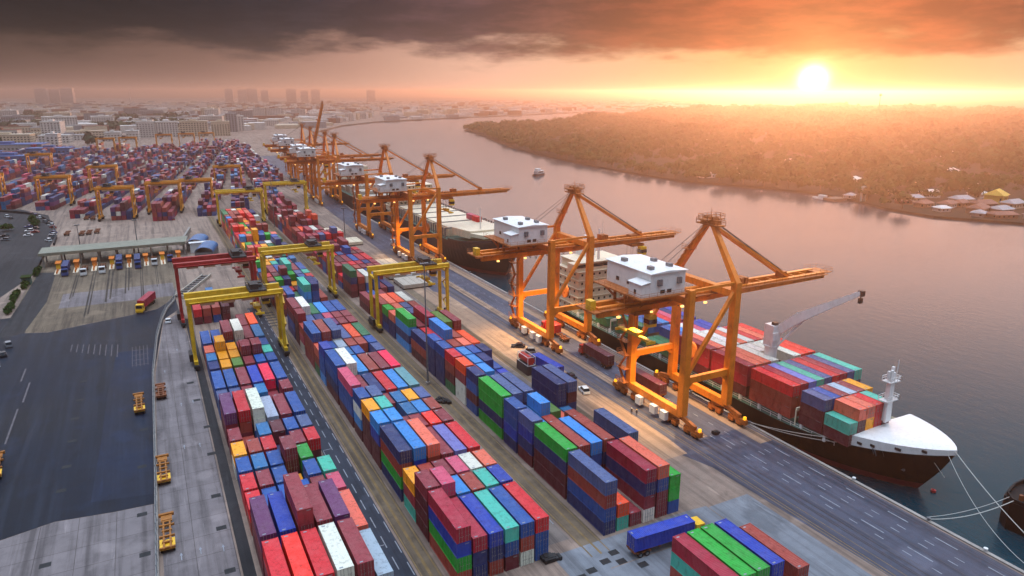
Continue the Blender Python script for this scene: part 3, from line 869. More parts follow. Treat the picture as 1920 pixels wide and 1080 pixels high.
# ------------------------------------------------------------------ ship-to-shore cranes (local origin: ground, midway between legs, x = 0 on the landside rail)
def railing(m, pts, z, h=1.1, step=2.0, r=0.05):
    for (a, b) in zip(pts, pts[1:]):
        p, q = Vector((*a, z)), Vector((*b, z))
        for k in (0.55, 1.0):
            m.beam(p + Vector((0, 0, h * k)), q + Vector((0, 0, h * k)), r, r)
        n = max(1, int((q - p).length / step))
        for i in range(n + 1):
            c = p.lerp(q, i / n)
            m.beam(c, c + Vector((0, 0, h)), r, r)
def make_quay_crane(raised=False, light=True, trolley_x=-7.0, detail=True):
    t = thing('quay_crane', 'quay crane', 'crane', (0, 0, 0), 0, 'orange quay cranes along the berth')
    WS = 13.5
    ys = (-9.8, 9.8)
    for y in ys:
        MB().beam((0, y, 3.6), (0, y, 33.5), 1.7, 1.9, 0, 1.5, 1.7).build('landside_leg', 'orange', t)
        MB().beam((WS, y, 3.6), (WS, y, 33.6), 1.7, 1.9, 0, 1.6, 1.8).build('waterside_leg', 'orange', t)
        b = MB().beam((0.7, y, 12.0), (WS - 0.7, y, 12.0), 1.0, 1.5)
        b.beam((0.8, y, 10.2), (2.6, y, 11.6), 0.5, 0.7)
        b.beam((WS - 0.8, y, 10.2), (WS - 2.6, y, 11.6), 0.5, 0.7)
        b.build('portal_beam', 'orange', t)
        MB().beam((0.6, y, 13.4), (WS - 0.6, y, 31.2), 0.85, 0.85).build('diagonal_brace', 'orange', t)
        MB().beam((0.4, y, 33.2), (WS - 0.4, y, 33.4), 0.5, 0.6).build('top_tie', 'orange', t)
        MB().beam((WS, y, 33.2), (WS, 0.7 * (1 if y > 0 else -1), 45.6), 1.4, 1.5, 0, 0.95, 1.0).build('mast_leg', 'orange', t)
    for x in (0, WS):
        MB().box(x - 0.75, x + 0.75, -9.9, 9.9, 3.0, 4.7).build('sill_beam', 'orange', t)
        for sg in (-1, 1):
            b = MB()
            yc = sg * 10.0
            b.beam((x, yc - 4.6, 2.3), (x, yc, 3.2), 0.8, 1.0)
            b.beam((x, yc + 4.6, 2.3), (x, yc, 3.2), 0.8, 1.0)
            for q in (-3.4, 3.4):
                b.box(x - 0.45, x + 0.45, yc + q - 2.2, yc + q + 2.2, 1.15, 1.9)
                for w_ in (-1.3, 1.3):
                    b.box(x - 0.6, x + 0.6, yc + q + w_ - 0.75, yc + q + w_ + 0.75, 0.55, 1.3)
            b.box(x - 0.5, x + 0.5, yc + sg * 5.4, yc + sg * 6.6, 0.9, 2.1)
            bo = b.build('bogie', 'orange_dk', t)
            wv = MB()
            for q in (-4.7, -2.1, 2.1, 4.7):
                for w_ in (-0.55, 0.55):
                    wv.tube((x - 0.16, yc + q + w_, 0.42), (x + 0.16, yc + q + w_, 0.42), 0.42, 12)
            wv.build('rail_wheel', 'dark', bo)
            lp = MB().box(x - 0.3, x + 0.3, yc + sg * 6.0 - 0.25, yc + sg * 6.0 + 0.25, 2.1, 2.8)
            lp.build('warning_beacon', 'lampy', t)
    for y0 in (-6.2, -2.4, 3.2):
        MB().box(-1.9, -0.8, y0, y0 + 1.9, 1.0, 3.0).build('electrical_cabinet', 'white', t)
    # main girder: two boxes with cross ties and a walkway
    g = MB()
    for y in (-1.9, 1.9):
        g.box(-19.0, 14.5, y - 0.55, y + 0.55, 27.6, 29.9)
    for x in (-18.5, -12, -6, 0, 6, 12):
        g.box(x - 0.3, x + 0.3, -1.3, 1.3, 28.9, 29.7)
    for x in (0, WS):
        g.box(x - 0.9, x + 0.9, -9.8, 9.8, 30.0, 31.6)
    g.build('girder', 'orange', t)
    wk = MB()
    wk.box(-19, 14, -3.7, -2.5, 29.3, 29.42)
    railing(wk, [(-19, -3.7), (14, -3.7)], 29.4)
    wk.box(-21.0, -18.6, -3.6, 3.6, 29.0, 29.3)
    railing(wk, [(-18.6, 3.6), (-21.0, 3.6), (-21.0, -3.6)], 29.3)
    for x in range(-16, 14, 4):
        wk.beam((x, -2.4, 28.4), (x, -3.6, 29.3), 0.12)
    wk.build('walkway', 'orange_dk', t)
    MB().box(-20.6, -19.2, -1.6, 0.4, 29.3, 31.4).build('counter_box', 'cabyellow', t)
    # machinery house
    h = MB()
    h.box(-12.2, -2.8, -8.2, 7.8, 30.35, 35.3)
    hs = h.build('machinery_house', 'white', t)
    r_ = MB()
    r_.hexa([(-12.6, -8.6, 35.303), (-2.4, -8.6, 35.303), (-2.4, 8.2, 35.303), (-12.6, 8.2, 35.303), (-12.6, -8.6, 35.45), (-2.4, -8.6, 35.45), (-2.4, 8.2, 35.45), (-12.6, 8.2, 35.45)])
    r_.hexa([(-12.6, -8.6, 35.45), (-2.4, -8.6, 35.45), (-2.4, 8.2, 35.45), (-12.6, 8.2, 35.45), (-7.6, -8.6, 35.8), (-7.4, -8.6, 35.8), (-7.4, 8.2, 35.8), (-7.6, 8.2, 35.8)])
    r_.build('house_roof', 'white', hs)
    hv = MB()
    for x, y in ((-10.4, 3.8), (-4.6, 0.6), (-4.6, -4.8), (-10.2, -5.4)):
        hv.box(x - 0.5, x + 0.5, y - 0.7, y + 0.7, 35.6, 36.35)
    hv.build('roof_hatch', 'steel', hs)
    an = MB().box(-14.6, -12.203, -8.2, -3.8, 30.35, 33.2)
    ao = an.build('annex', 'white', hs)
    MB().hexa([(-14.9, -8.5, 33.203), (-12.3, -8.5, 33.6), (-12.3, -3.6, 33.6), (-14.9, -3.6, 33.203), (-14.9, -8.5, 33.35), (-12.3, -8.5, 33.75), (-12.3, -3.6, 33.75), (-14.9, -3.6, 33.35)]).build('annex_roof', 'white', ao)
    ac = MB()
    for x in (-9.9, -4.6):
        ac.box(x - 0.55, x + 0.55, -8.7, -8.203, 32.6, 34.0)
    ac.build('air_conditioner', 'steel', hs)
    wn = MB()
    for x in (-8.9, -7.1):
        wn.box(x - 0.6, x + 0.6, -8.26, -8.205, 30.8, 31.6)
    for y in (-0.4, 3.6):
        wn.box(-12.26, -12.205, y - 0.55, y + 0.55, 31.4, 32.3)
    wn.box(-14.66, -14.605, -6.4, -5.7, 30.9, 31.9)
    wn.build('house_window', 'glass', hs)
    hp = MB()
    hp.box(-15.4, -2.2, -9.2, 8.6, 30.05, 30.34)
    railing(hp, [(-2.2, -9.2), (-15.4, -9.2), (-15.4, 8.6)], 30.34)
    for x in (-14, -9, -4):
        for y in (-7, 7):
            hp.beam((x, y, 30.05), (x, math.copysign(2.3, y), 28.4), 0.35)
    for x in (-13.5, -8.5, -3.4):
        for y in (-1.2, 2.6):
            hp.box(x - 0.25, x + 0.25, y - 0.25, y + 0.25, 27.3, 30.05)
    hpo = hp.build('house_platform', 'orange_dk', t)
    hs.location = hpo.location = (1.8, -0.7, 2.6)
    # boom, hinged at the waterside legs
    bm = MB()
    for y in (-1.9, 1.9):
        bm.beam((14.6, y, 28.75), (52.0, y, 29.1), 1.05, 2.1, 0, 1.05, 1.6)
    for k in range(10):
        x = 15.5 + k * 3.9
        bm.box(x - 0.2, x + 0.2, -1.5, 1.5, 28.9, 29.6)
    boom = bm.build('boom', 'orange', t)
    bd = MB()
    bd.box(15, 52, -3.6, -2.5, 29.4, 29.5)
    railing(bd, [(15, -3.6), (51.5, -3.6)], 29.5)
    bd.box(50, 54.6, -2.6, 2.6, 29.6, 29.75)
    railing(bd, [(50, 2.6), (54.6, 2.6), (54.6, -2.6), (50, -2.6)], 29.75)
    bd.box(52.0, 54.2, -0.5, 0.5, 28.6, 29.6)
    for x in (24, 25.4, 38.6):
        bd.box(x - 0.5, x + 0.5, -1.4, 1.4, 29.7, 31.3)
    bdo = bd.build('boom_walkway', 'orange_dk', boom)
    for y in (-1.4, 1.4):
        s_ = MB()
        s_.beam((WS + 0.3, y * 0.6, 45.2), (39.4, y, 30.0), 0.5, 0.55)
        s_.build('forestay', 'orange', t)
    rp = MB()
    for y in (-0.5, 0.0, 0.5):
        rp.tube((WS + 0.2, y, 46.4), (38.8, y, 31.2), 0.07, 5)
    for y in (-1.2, 1.2):
        rp.tube((WS - 0.2, y * 0.6, 46.0), (-3.0, y, 35.6), 0.06, 5)
    rp.build('hoist_rope', 'dark', t)
    # mast head platform
    ph = MB()
    ph.box(WS - 1.2, WS + 1.2, -3.6, 3.6, 45.2, 45.5)
    ph.box(WS - 0.9, WS + 0.9, -2.3, 2.3, 45.5, 46.5)
    ph.box(WS - 2.6, WS + 2.8, -1.5, 1.5, 46.5, 46.7)
    railing(ph, [(WS - 1.2, -3.6), (WS - 1.2, 3.6), (WS + 1.2, 3.6), (WS + 1.2, -3.6), (WS - 1.2, -3.6)], 45.5, 1.1, 1.2, 0.09)
    railing(ph, [(WS - 2.6, -1.5), (WS - 2.6, 1.5), (WS + 2.8, 1.5), (WS + 2.8, -1.5), (WS - 2.6, -1.5)], 46.7, 1.1, 1.2, 0.09)
    ph.tube((WS, 0, 46.7), (WS, 0, 49.2), 0.06, 5)
    for y in (-1.0, 1.0):
        ph.tube((WS - 0.9, y, 46.6), (WS + 0.9, y, 46.6), 0.75, 10)
    ph.build('mast_head', 'orange_dk', t)
    lp = MB()
    lp.box(WS - 1.4, WS + 1.0, 5.2, 7.8, 38.2, 38.35)
    railing(lp, [(WS - 1.4, 7.8), (WS - 1.4, 5.2), (WS + 1.0, 5.2)], 38.35, 1.1, 1.2, 0.08)
    for k in range(9):
        z = 33.5 + k * 1.3
        yy = 9.8 + (z - 33.2) * (0.7 - 9.8) / 12.4
        lp.beam((WS - 1.3, yy + 0.5, z), (WS - 1.3, yy - 0.9, z + 1.3), 0.12, 0.12)
        lp.beam((WS - 0.7, yy + 0.5, z), (WS - 0.7, yy - 0.9, z + 1.3), 0.12, 0.12)
    lp.build('mast_ladder', 'orange_dk', t)
    # stairs on the far landside leg
    st = MB()
    for k in range(7):
        z = 4.6 + k * 3.6
        st.box(-2.6, -0.95, 9.2, 12.6, z, z + 0.1)
        y0, y1 = (9.6, 12.2) if k % 2 == 0 else (12.2, 9.6)
        st.beam((-1.9, y0, z), (-1.9, y1, z + 3.6), 0.7, 0.14)
        railing(st, [(-2.6, 9.2), (-2.6, 12.6), (-0.95, 12.6)], z + 0.1, 1.1, 1.6, 0.06)
    st.build('leg_stairs', 'orange_dk', t)
    # trolley, driver's cab and spreader
    tr = MB()
    tx = trolley_x
    tr.box(tx - 2.6, tx + 2.6, -3.0, 3.0, 27.0, 27.5)
    for y in (-2.7, 2.7):
        tr.beam((tx - 2.4, y, 27.3), (tx + 2.4, y, 27.3), 0.4, 0.9)
    tr.box(tx - 1.6, tx + 1.6, -1.2, 1.2, 29.0, 30.3)
    to = tr.build('trolley', 'orange_dk', t)
    cb = MB().box(tx + 0.3, tx + 2.4, -4.6, -2.6, 24.2, 26.8).build('driver_cab', 'white' if not light else 'cabyellow', to)
    MB().box(tx + 0.25, tx + 2.45, -4.66, -2.55, 24.9, 26.0).build('cab_window', 'glass', cb)
    sp = MB()
    sz = 21.0
    sp.box(tx - 0.5, tx + 0.5, -6.0, 6.0, sz, sz + 0.5)
    for y in (-5.9, 5.9):
        sp.box(tx - 1.2, tx + 1.2, y - 0.2, y + 0.2, sz - 0.25, sz + 0.35)
    sp.box(tx - 0.9, tx + 0.9, -1.8, 1.8, sz + 0.5, sz + 1.3)
    so_ = sp.build('spreader', 'cabyellow', to)
    hr = MB()
    for x in (-0.8, 0.8):
        for y in (-1.6, 1.6):
            hr.tube((tx + x, y, sz + 1.3), (tx + x, y, 27.0), 0.05, 5)
    hr.build('hoist_wire', 'dark', so_)
    # floodlights under the girder
    fl = MB()
    for x in (-14, -5, 4, 11):
        for y in (-2.9, 2.9):
            fl.box(x - 0.35, x + 0.35, y - 0.25, y + 0.25, 27.1, 27.5)
    fl.build('floodlight', 'lamp', t)
    fs = MB()
    for k in range(14):
        x = -15 + k * 2.0
        fs.tube((x, 3.0, 27.4), (x + 1.0, 3.0, 26.0 - (k % 3) * 0.4), 0.09, 5)
        fs.tube((x + 1.0, 3.0, 26.0 - (k % 3) * 0.4), (x + 2.0, 3.0, 27.4), 0.09, 5)
    fs.build('festoon_cable', 'dark', t)
    # cable reel on the waterside
    cr = MB().tube((WS - 1.3, 2.4, 13.5), (WS - 0.7, 2.4, 13.5), 2.1, 20)
    cr.tube((WS - 1.4, 2.4, 13.5), (WS - 0.6, 2.4, 13.5), 0.5, 10)
    cr.build('cable_reel', 'orange_dk', t)
    return t
qc = make_quay_crane()
qc.location = (103, 123.3, 0)
qc['label'] = 'orange quay crane standing over the black ship, nearest of the cranes'
LQ = [((103, 183, 0), 'orange quay crane astride the orange-red container truck, second of the cranes'),
      ((103, 306, 0), 'orange quay crane by the pale slabs, third of the row of cranes'),
      ((103.2, 374, 0), 'orange quay crane fourth along the berth, its boom over open water'),
      ((105.5, 495, 0), 'orange quay crane fifth along the berth, overlapping the sixth one'),
      ((106.5, 527, 0), 'orange quay crane sixth along the berth, close behind the fifth'),
      ((116, 655, 0), 'orange quay crane seventh along the berth, hazy behind the raised boom')]
for (loc, lab) in LQ:
    rz = 0 if loc[1] < 450 else R(-4)
    q_ = place(qc, loc, rz, lab)
    for ch in q_.children:
        if ch.name.split('.')[0] == 'trolley':
            ch.location = (43.5 if loc[1] < 200 else rng.choice((12, 28, 36)), 0, 0)
# the crane with its boom luffed up
qr = dup(qc)
qr.location = (112, 602, 0)
qr.rotation_euler = (0, 0, R(-4))
qr['label'] = 'orange quay crane with its boom raised steeply into the sky'
for ch in list(qr.children):
    if ch.name.split('.')[0] == 'boom':
        ch.location = Vector((14.5, 0, 28.8)) - Matrix.Rotation(R(-74), 3, 'Y') @ Vector((14.5, 0, 28.8))
        ch.rotation_euler = (0, R(-74), 0)
    if ch.name.split('.')[0] in ('forestay', 'hoist_rope'):
        bpy.data.objects.remove(ch)
for n_, (x, y) in enumerate(((98, 123), (109.5, 123), (98, 183), (110, 183), (104, 306))):
    l = bpy.data.lights.new('crane_floodlight', 'SPOT')
    l.energy = 42000
    l.color = (1.0, 0.70, 0.36)
    l.spot_size = R(88)
    l.spot_blend = 0.7
    l.shadow_soft_size = 0.5
    lo = bpy.data.objects.new('crane_floodlight', l)
    lo.location = (x, y, 26.9)
    COL.objects.link(lo)

# ------------------------------------------------------------------ rubber-tyred gantry cranes
def make_yard_gantry(mat, dk, span=24.3, top=20.0, trolley=0.74):
    t = thing('yard_gantry', 'yard gantry', 'gantry crane', (0, 0, 0), 0)
    ys = (-3.4, 3.4)
    for x in (0, span):
        for y in ys:
            MB().beam((x, y, 2.3), (x, y, top - 1.2), 0.8, 0.95, 0, 0.95, 1.05).build('leg', mat, t)
        MB().box(x - 0.5, x + 0.5, -5.4, 5.4, 1.5, 2.5).build('sill_beam', mat, t)
        b = MB()
        for sg in (-1, 1):
            b.box(x - 0.75, x + 0.75, sg * 4.6 - 1.7, sg * 4.6 + 1.7, 0.75, 1.5)
        if x == 0:
            b.box(x - 1.5, x - 0.5, -2.2, 2.2, 1.5, 3.6)
        else:
            b.box(x + 0.5, x + 1.4, -1.4, 1.4, 1.4, 3.2)
        bo = b.build('bogie', dk, t)
        for sg in (-1, 1):
            w_ = MB()
            for q in (-0.95, 0.95):
                w_.tube((x - 0.42, sg * 4.6 + q, 0.75), (x + 0.42, sg * 4.6 + q, 0.75), 0.75, 16)
            w_.build('wheel', 'tyre', bo)
        MB().box(x - 0.45, x + 0.45, -3.4, 3.4, top - 2.9, top - 2.2).build('end_tie', mat, t)
    for y in ys:
        g = MB().box(-0.8, span + 0.8, y - 0.62, y + 0.62, top - 1.5, top + 0.1)
        g.build('girder', mat, t)
    lp = MB()
    for k in range(4):
        x = 3.0 + k * (span - 6) / 3.4
        lp.box(x, x + 3.6, -2.7, -2.3, top - 2.45, top - 1.55)
    lp.build('lamp_panel', 'cream', t)
    wk = MB()
    wk.box(0, span, -4.9, -4.1, top - 0.9, top - 0.8)
    railing(wk, [(0, -4.9), (span, -4.9)], top - 0.8, 1.0, 2.2, 0.06)
    wk.build('girder_walkway', mat, t)
    st = MB()
    for k in range(5):
        z = 2.6 + k * 3.2
        y0, y1 = (-2.6, 2.6) if k % 2 == 0 else (2.6, -2.6)
        st.beam((span + 0.9, y0, z), (span + 0.9, y1, z + 3.2), 0.5, 0.12)
    st.build('leg_stairs', mat, t)
    tx = span * trolley
    tr = MB()
    tr.box(tx - 2.2, tx + 2.6, -4.2, 4.2, top + 0.1, top + 0.55)
    tr.box(tx - 1.6, tx + 0.6, -2.6, -0.6, top + 0.55, top + 2.0)
    tr.box(tx - 1.6, tx + 1.9, 0.6, 3.0, top + 0.55, top + 1.7)
    tr.tube((tx - 1.4, -0.2, top + 1.0), (tx + 1.8, -0.2, top + 1.0), 0.5, 10)
    railing(tr, [(tx - 2.2, -4.2), (tx - 2.2, 4.2), (tx + 2.6, 4.2), (tx + 2.6, -4.2), (tx - 2.2, -4.2)], top + 0.55, 1.1, 1.6, 0.07)
    to = tr.build('trolley', dk, t)
    cb = MB().box(tx + 1.4, tx + 3.2, -2.0, 0.0, top - 4.3, top - 1.8).build('driver_cab', mat, to)
    MB().box(tx + 1.35, tx + 3.25, -2.06, 0.05, top - 3.6, top - 2.5).build('cab_window', 'glass', cb)
    sz = top - 6.0
    sp = MB()
    sp.box(tx - 0.4, tx + 0.4, -5.6, 5.6, sz, sz + 0.45)
    for y in (-5.6, 5.6):
        sp.box(tx - 1.2, tx + 1.2, y - 0.2, y + 0.2, sz - 0.2, sz + 0.4)
    sp.box(tx - 1.0, tx + 1.0, -1.6, 1.6, sz + 0.45, sz + 1.2)
    so_ = sp.build('spreader', mat, to)
    hr = MB()
    for x in (-0.8, 0.8):
        for y in (-1.4, 1.4):
            hr.tube((tx + x, y, sz + 1.2), (tx + x * 1.8, y * 1.3, top), 0.04, 5)
    hr.build('hoist_wire', 'dark', so_)
    return t
yg = make_yard_gantry('yellow', 'dark')
yg.location = (6.6, 208.5, 0)
tag(yg, 'yellow yard gantry over the fence-side block, closest of the yellow gantries', 'gantry crane', 'gantry cranes over the container rows')
G = 'gantry cranes over the container rows'
place(yg, (34.4, 262.0, 0), 0, 'yellow yard gantry astride the middle block beside the red gantry', G)
place(yg, (61.6, 216.0, 0), 0, 'yellow yard gantry astride the quayside block, near the light pole', G)
rg = make_yard_gantry('red', 'dark', 24.0, 21.0, 0.8)
rg.location = (5.6, 252.0, 0)
rg.scale = (1, 1.25, 1)
tag(rg, 'dark red yard gantry behind the closest yellow one', 'gantry crane', G)
place(yg, (35.5, 436, 0), R(-2), 'yellow yard gantry at the far end of the middle block', G)
place(yg, (66, 462, 0), R(-2), 'yellow yard gantry at the far end of the quayside block', G)
ag = make_yard_gantry('amber', 'dark', 18.6, 20.0, 0.3)
ag.location = (-26, 486, 0)
ag.rotation_euler = (0, 0, R(-9))
tag(ag, 'amber gantry straddling the row above the weighbridge lanes, closest of the amber ones', 'gantry crane', G)
AL = [((0.5, 500, 0), 'amber gantry with bright yellow legs over the second lane of the far yard'),
      ((19.8, 505, 0), 'brownish gantry between the amber one and the yellow middle-block one'),
      ((-64, 566, 0), 'amber gantry in front of the twin brown one beside the car park'),
      ((-106, 598, 0), 'amber gantry cut off by the edge of the picture'),
      ((-37, 630, 0), 'brown gantry just behind the closest amber one'),
      ((-92, 776, 0), 'brown gantry behind the one beside the car park'),
      ((-46, 1004, 0), 'small hazy orange gantry, first of the farthest line'),
      ((-22, 1012, 0), 'small hazy orange gantry, second of the farthest line'),
      ((20, 1060, 0), 'small hazy orange gantry, third of the farthest line'),
      ((48, 1070, 0), 'small hazy orange gantry, fourth of the farthest line'),
      ((74, 1080, 0), 'small hazy orange gantry, last of the farthest line'),
      ((48, 588, 0), 'brown gantry hiding behind the yellow one of the middle block')]
for loc, lab in AL:
    place(ag, loc, R(-8 if loc[0] < 40 else -5), lab, G)
# ------------------------------------------------------------------ ships
WL = -3.0
def hull_mesh(u_bow, u_stern, c, hb, deck, bowz, mats, n=44, bow_len=34.0, rake=6.0, stern_len=18.0):
    """lofted hull; Y runs from the bow (low) to the stern (high)"""
    m = MB()
    rows = []
    for k in range(n + 1):
        t = k / n
        s = (t ** 1.6) if t < 0.5 else t
        s = t ** 1.35
        d = s * (u_stern - u_bow)            # distance abaft the bow tip
        zd = deck + (bowz - deck) * max(0.0, 1 - d / bow_len) ** 1.5
        ring = []
        for j, z in enumerate((-6.0, WL, WL + 1.5, WL + 1.5, 0.9, deck * 0.55 + 1.0, None)):
            zz = zd if z is None else min(z, zd)
            fz = max(0.0, min(1.0, (zz - WL) / (bowz - WL)))
            dd = d - rake * (1 - fz) ** 1.2          # raked stem
            x = max(0.0, dd) / (bow_len * (1.06 - 0.42 * fz))
            p = min(1.0, x)
            full = (1 - (1 - p) ** 2.1) ** 0.85 if p > 0 else 0.0
            b = hb * full
            rs = (u_stern - (u_bow + d)) / stern_len
            if rs < 1:
                b *= (0.72 + 0.28 * max(0, rs) ** 0.6) if zz > 0 else (0.25 + 0.75 * max(0, rs) ** 0.7)
            yy = u_bow + (d if dd >= 0 else d - dd)
            ring.append((b, yy, zz))
        rows.append(ring)
    idx = []
    for ring in rows:
        a = []
        for sg in (-1, 1):
            col = []
            for b, y, z in ring:
                m.v.append((c + sg * b, y, z))
                col.append(len(m.v) - 1)
            a.append(col)
        idx.append(a)
    for k in range(n):
        for si in range(2):
            A, B = idx[k][si], idx[k + 1][si]
            for j in range(6):
                q = (A[j], B[j], B[j + 1], A[j + 1])
                m.f.append(q if si == 0 else q[::-1])
                m.mi.append(1 if j < 2 else 0)
        A, B = idx[k], idx[k + 1]
        m.f.append((A[0][6], B[0][6], B[1][6], A[1][6]))
        m.mi.append(2)
    A = idx[n]
    for j in range(6):
        m.f.append((A[0][j], A[1][j], A[1][j + 1], A[0][j + 1]))
        m.mi.append(1 if j < 2 else 0)
    return m, rows

C1, HB = 133.2, 11.8
shipA = thing('container_ship', 'black-hulled container ship with a white bow moored under the nearest crane', 'ship', (0, 0, 0))
hm_, rows = hull_mesh(69.4, 207.0, C1, HB, 3.2, 7.5, None)
hull = hm_.build('hull', ['black', 'boot', 'greendeck'], shipA)
# whaleback over the forecastle and the white bulwark round it
wb = MB()
ringsW = []
for r_ in rows:
    b, y, z = r_[6]
    if y <= 86.5:
        ringsW.append((b, y, z))
NS = 10
vi = []
for k, (b, y, z) in enumerate(ringsW):
    h = 0.85 + 1.2 * min(1, (y - 68.6) / 16)
    a = []
    for q in range(NS + 1):
        s = -1 + 2 * q / NS
        crown = (1 - s * s) * 0.35 * min(1, b / 6)
        wb.v.append((C1 + s * (b + 0.05), y, z + h + crown))
        a.append(len(wb.v) - 1)
    vi.append(a)
for k in range(len(vi) - 1):
    for q in range(NS):
        wb.f.append((vi[k][q], vi[k][q + 1], vi[k + 1][q + 1], vi[k + 1][q])); wb.mi.append(0)
wbo = wb.build('whaleback', 'white', shipA, True)
bw = MB()
for k in range(len(ringsW) - 1):
    (b0, y0, z0), (b1, y1, z1) = ringsW[k], ringsW[k + 1]
    for sg in (-1, 1):
        h0 = 0.9 + 1.2 * min(1, (y0 - 68.6) / 16)
        h1 = 0.9 + 1.2 * min(1, (y1 - 68.6) / 16)
        p = [(C1 + sg * (b0 + 0.06), y0, z0 - 0.15), (C1 + sg * (b1 + 0.06), y1, z1 - 0.15), (C1 + sg * (b1 + 0.06), y1, z1 + h1), (C1 + sg * (b0 + 0.06), y0, z0 + h0)]
        i_ = [(x - sg * 0.25, y, z) for x, y, z in p]
        bw.hexa(p + i_ if sg < 0 else i_ + p)
yb = ringsW[-1]
bw.box(C1 - yb[0], C1 + yb[0], yb[1], yb[1] + 0.3, yb[2] - 0.1, yb[2] + 2.0)
bwo = bw.build('bulwark', 'white', shipA)
fr = MB()
for y in (72.5, 76.6, 80.6, 84.2):
    k = min(range(len(ringsW)), key=lambda i: abs(ringsW[i][1] - y))
    b, yy, z = ringsW[k]
    fr.beam((C1 - b - 0.12, yy - 0.6, z + 0.65), (C1 - b - 0.02 - (0.25 if y < 80 else 0.06), yy + 0.6, z + 0.65), 0.2, 0.5)
fr.build('fairlead', 'dark', bwo)
an = MB()
k = min(range(len(rows)), key=lambda i: abs(rows[i][6][1] - 76.5))
for (yy, z) in ((77.5, 2.2),):
    kk = min(range(len(rows)), key=lambda i: abs(rows[i][4][1] - yy))
    b = rows[kk][4][0]
    an.beam((C1 - b - 0.25, yy, 1.9), (C1 - b - 0.9, yy - 0.1, 4.0), 0.4, 0.4)
    an.beam((C1 - b - 0.35, yy - 1.1, 1.6), (C1 - b - 0.35, yy + 1.1, 1.6), 0.4, 0.5)
an.build('anchor', 'steel', hull)
# hatch coamings, covers and lashing bridges
hc = MB()
hc.box(C1 - 10.4, C1 + 10.4, 99.0, 112.0, 3.25, 4.55)
hc.box(C1 - 10.4, C1 + 10.4, 118.3, 138.0, 3.25, 4.55)
hc.box(C1 - 10.2, C1 + 10.2, 137.0, 168.0, 3.25, 4.55)
hc.box(C1 - 10.2, C1 + 10.2, 171.0, 184.0, 3.25, 4.55)
hc.box(C1 - 9.0, C1 + 7.0, 84.0, 97.6, 3.4, 4.55)
hc.build('hatch_cover', 'greendeck', shipA)
lb = MB()
for y in (98.3, 138.8, 169.4):
    for k in range(9):
        x = C1 - 10.8 + k * 2.7
        lb.beam((x, y, 3.2), (x, y, 7.2), 0.25, 0.25)
    lb.beam((C1 - 10.8, y, 7.2), (C1 + 10.8, y, 7.2), 0.3, 0.8)
lb.build('lashing_bridge', 'cream', shipA)
rl = MB()
rp_ = [(C1 - r_[6][0] + 0.15, r_[6][1]) for r_ in rows if 88 < r_[6][1] < 204]
for (a, b) in zip(rp_, rp_[1:]):
    for h in (0.6, 1.1):
        rl.beam((*a, 3.25 + h), (*b, 3.25 + h), 0.06, 0.06)
    rl.beam((*a, 3.2), (*a, 4.35), 0.07, 0.07)
for k in range(18):
    y = 90 + k * 6.1
    rl.box(C1 - 11.2, C1 - 10.6, y, y + 0.6, 3.2, 4.5)
rl.build('deck_railing', 'white', shipA)
# foremast
fm = MB()
fm.beam((132.6, 84.2, 8.5), (132.6, 84.2, 19.4), 1.5, 1.4, 0, 0.9, 0.9)
fm.beam((131.6, 83.6, 8.5), (132.0, 83.9, 20.0), 0.5, 0.5)
fm.beam((133.7, 84.8, 8.5), (133.3, 84.6, 20.3), 0.5, 0.5)
for z, w in ((13.2, 1.9), (17.4, 1.6)):
    fm.box(132.6 - w, 132.6 + w, 83.2, 85.2, z, z + 0.15)
    railing(fm, [(132.6 - w, 83.2), (132.6 + w, 83.2), (132.6 + w, 85.2), (132.6 - w, 85.2)], z + 0.15, 1.0, 1.0, 0.09)
fm.tube((134.0, 84.2, 17.4), (134.2, 84.2, 21.8), 0.07, 5)
fm.box(131.2, 131.7, 84.0, 84.4, 18.0, 19.8)
fm.build('foremast', 'white', shipA)
# deck crane with its jib swung out to the river side
dc = MB()
dc.tube((C1 - 0.2, 116.4, 3.2), (C1 - 0.2, 116.4, 14.5), 1.5, 20)
dc.tube((C1 - 0.2, 116.4, 14.5), (C1 - 0.2, 116.4, 14.9), 1.8, 20)
dc.box(C1 - 1.6, C1 + 1.2, 115.0, 117.8, 14.9, 20.2)
dc.box(C1 - 1.9, C1 + 0.2, 114.6, 115.0, 16.5, 18.5)
dco = dc.build('deck_crane', 'white', shipA)
A0, A1 = Vector((C1 + 0.6, 115.4, 18.8)), Vector((137.2, 97.0, 32.6))
jb = MB()
d_ = (A1 - A0)
s_ = d_.cross(Vector((0, 0, 1))).normalized()
md = A0 + d_ * 0.30 + Vector((0, 0, 0.9))
jb.beam(A0, md, 1.9, 1.9, 0, 2.2, 2.3)
jb.beam(md, A1, 2.2, 2.3, 0, 1.0, 0.9)
jb.beam(Vector((C1, 115.0, 14.8)), A0 + d_ * 0.36, 0.45, 0.45)
for k in range(6):
    c0 = md + (A1 - md) * (k / 6) + Vector((0, 0, 1.0 - k * 0.1))
    jb.beam(c0, c0 + (A1 - md) * 0.07, 1.0, 0.3)
jb.build('jib', 'white', dco)
hk = MB()
hk.box(A1.x - 0.5, A1.x + 0.5, A1.y - 0.6, A1.y + 0.6, A1.z - 0.7, A1.z + 0.5)
hk.tube(A1, A1 - Vector((0, 0, 1.4)), 0.12, 6)
hk.box(A1.x - 0.45, A1.x + 0.45, A1.y - 0.3, A1.y + 0.3, A1.z - 2.4, A1.z - 1.2)
hk.build('hook_block', 'dark', dco)
MB().box(C1 - 0.9, C1 + 0.3, 115.2, 116.4, 20.2, 20.9).build('jib_winch', 'dark', dco)
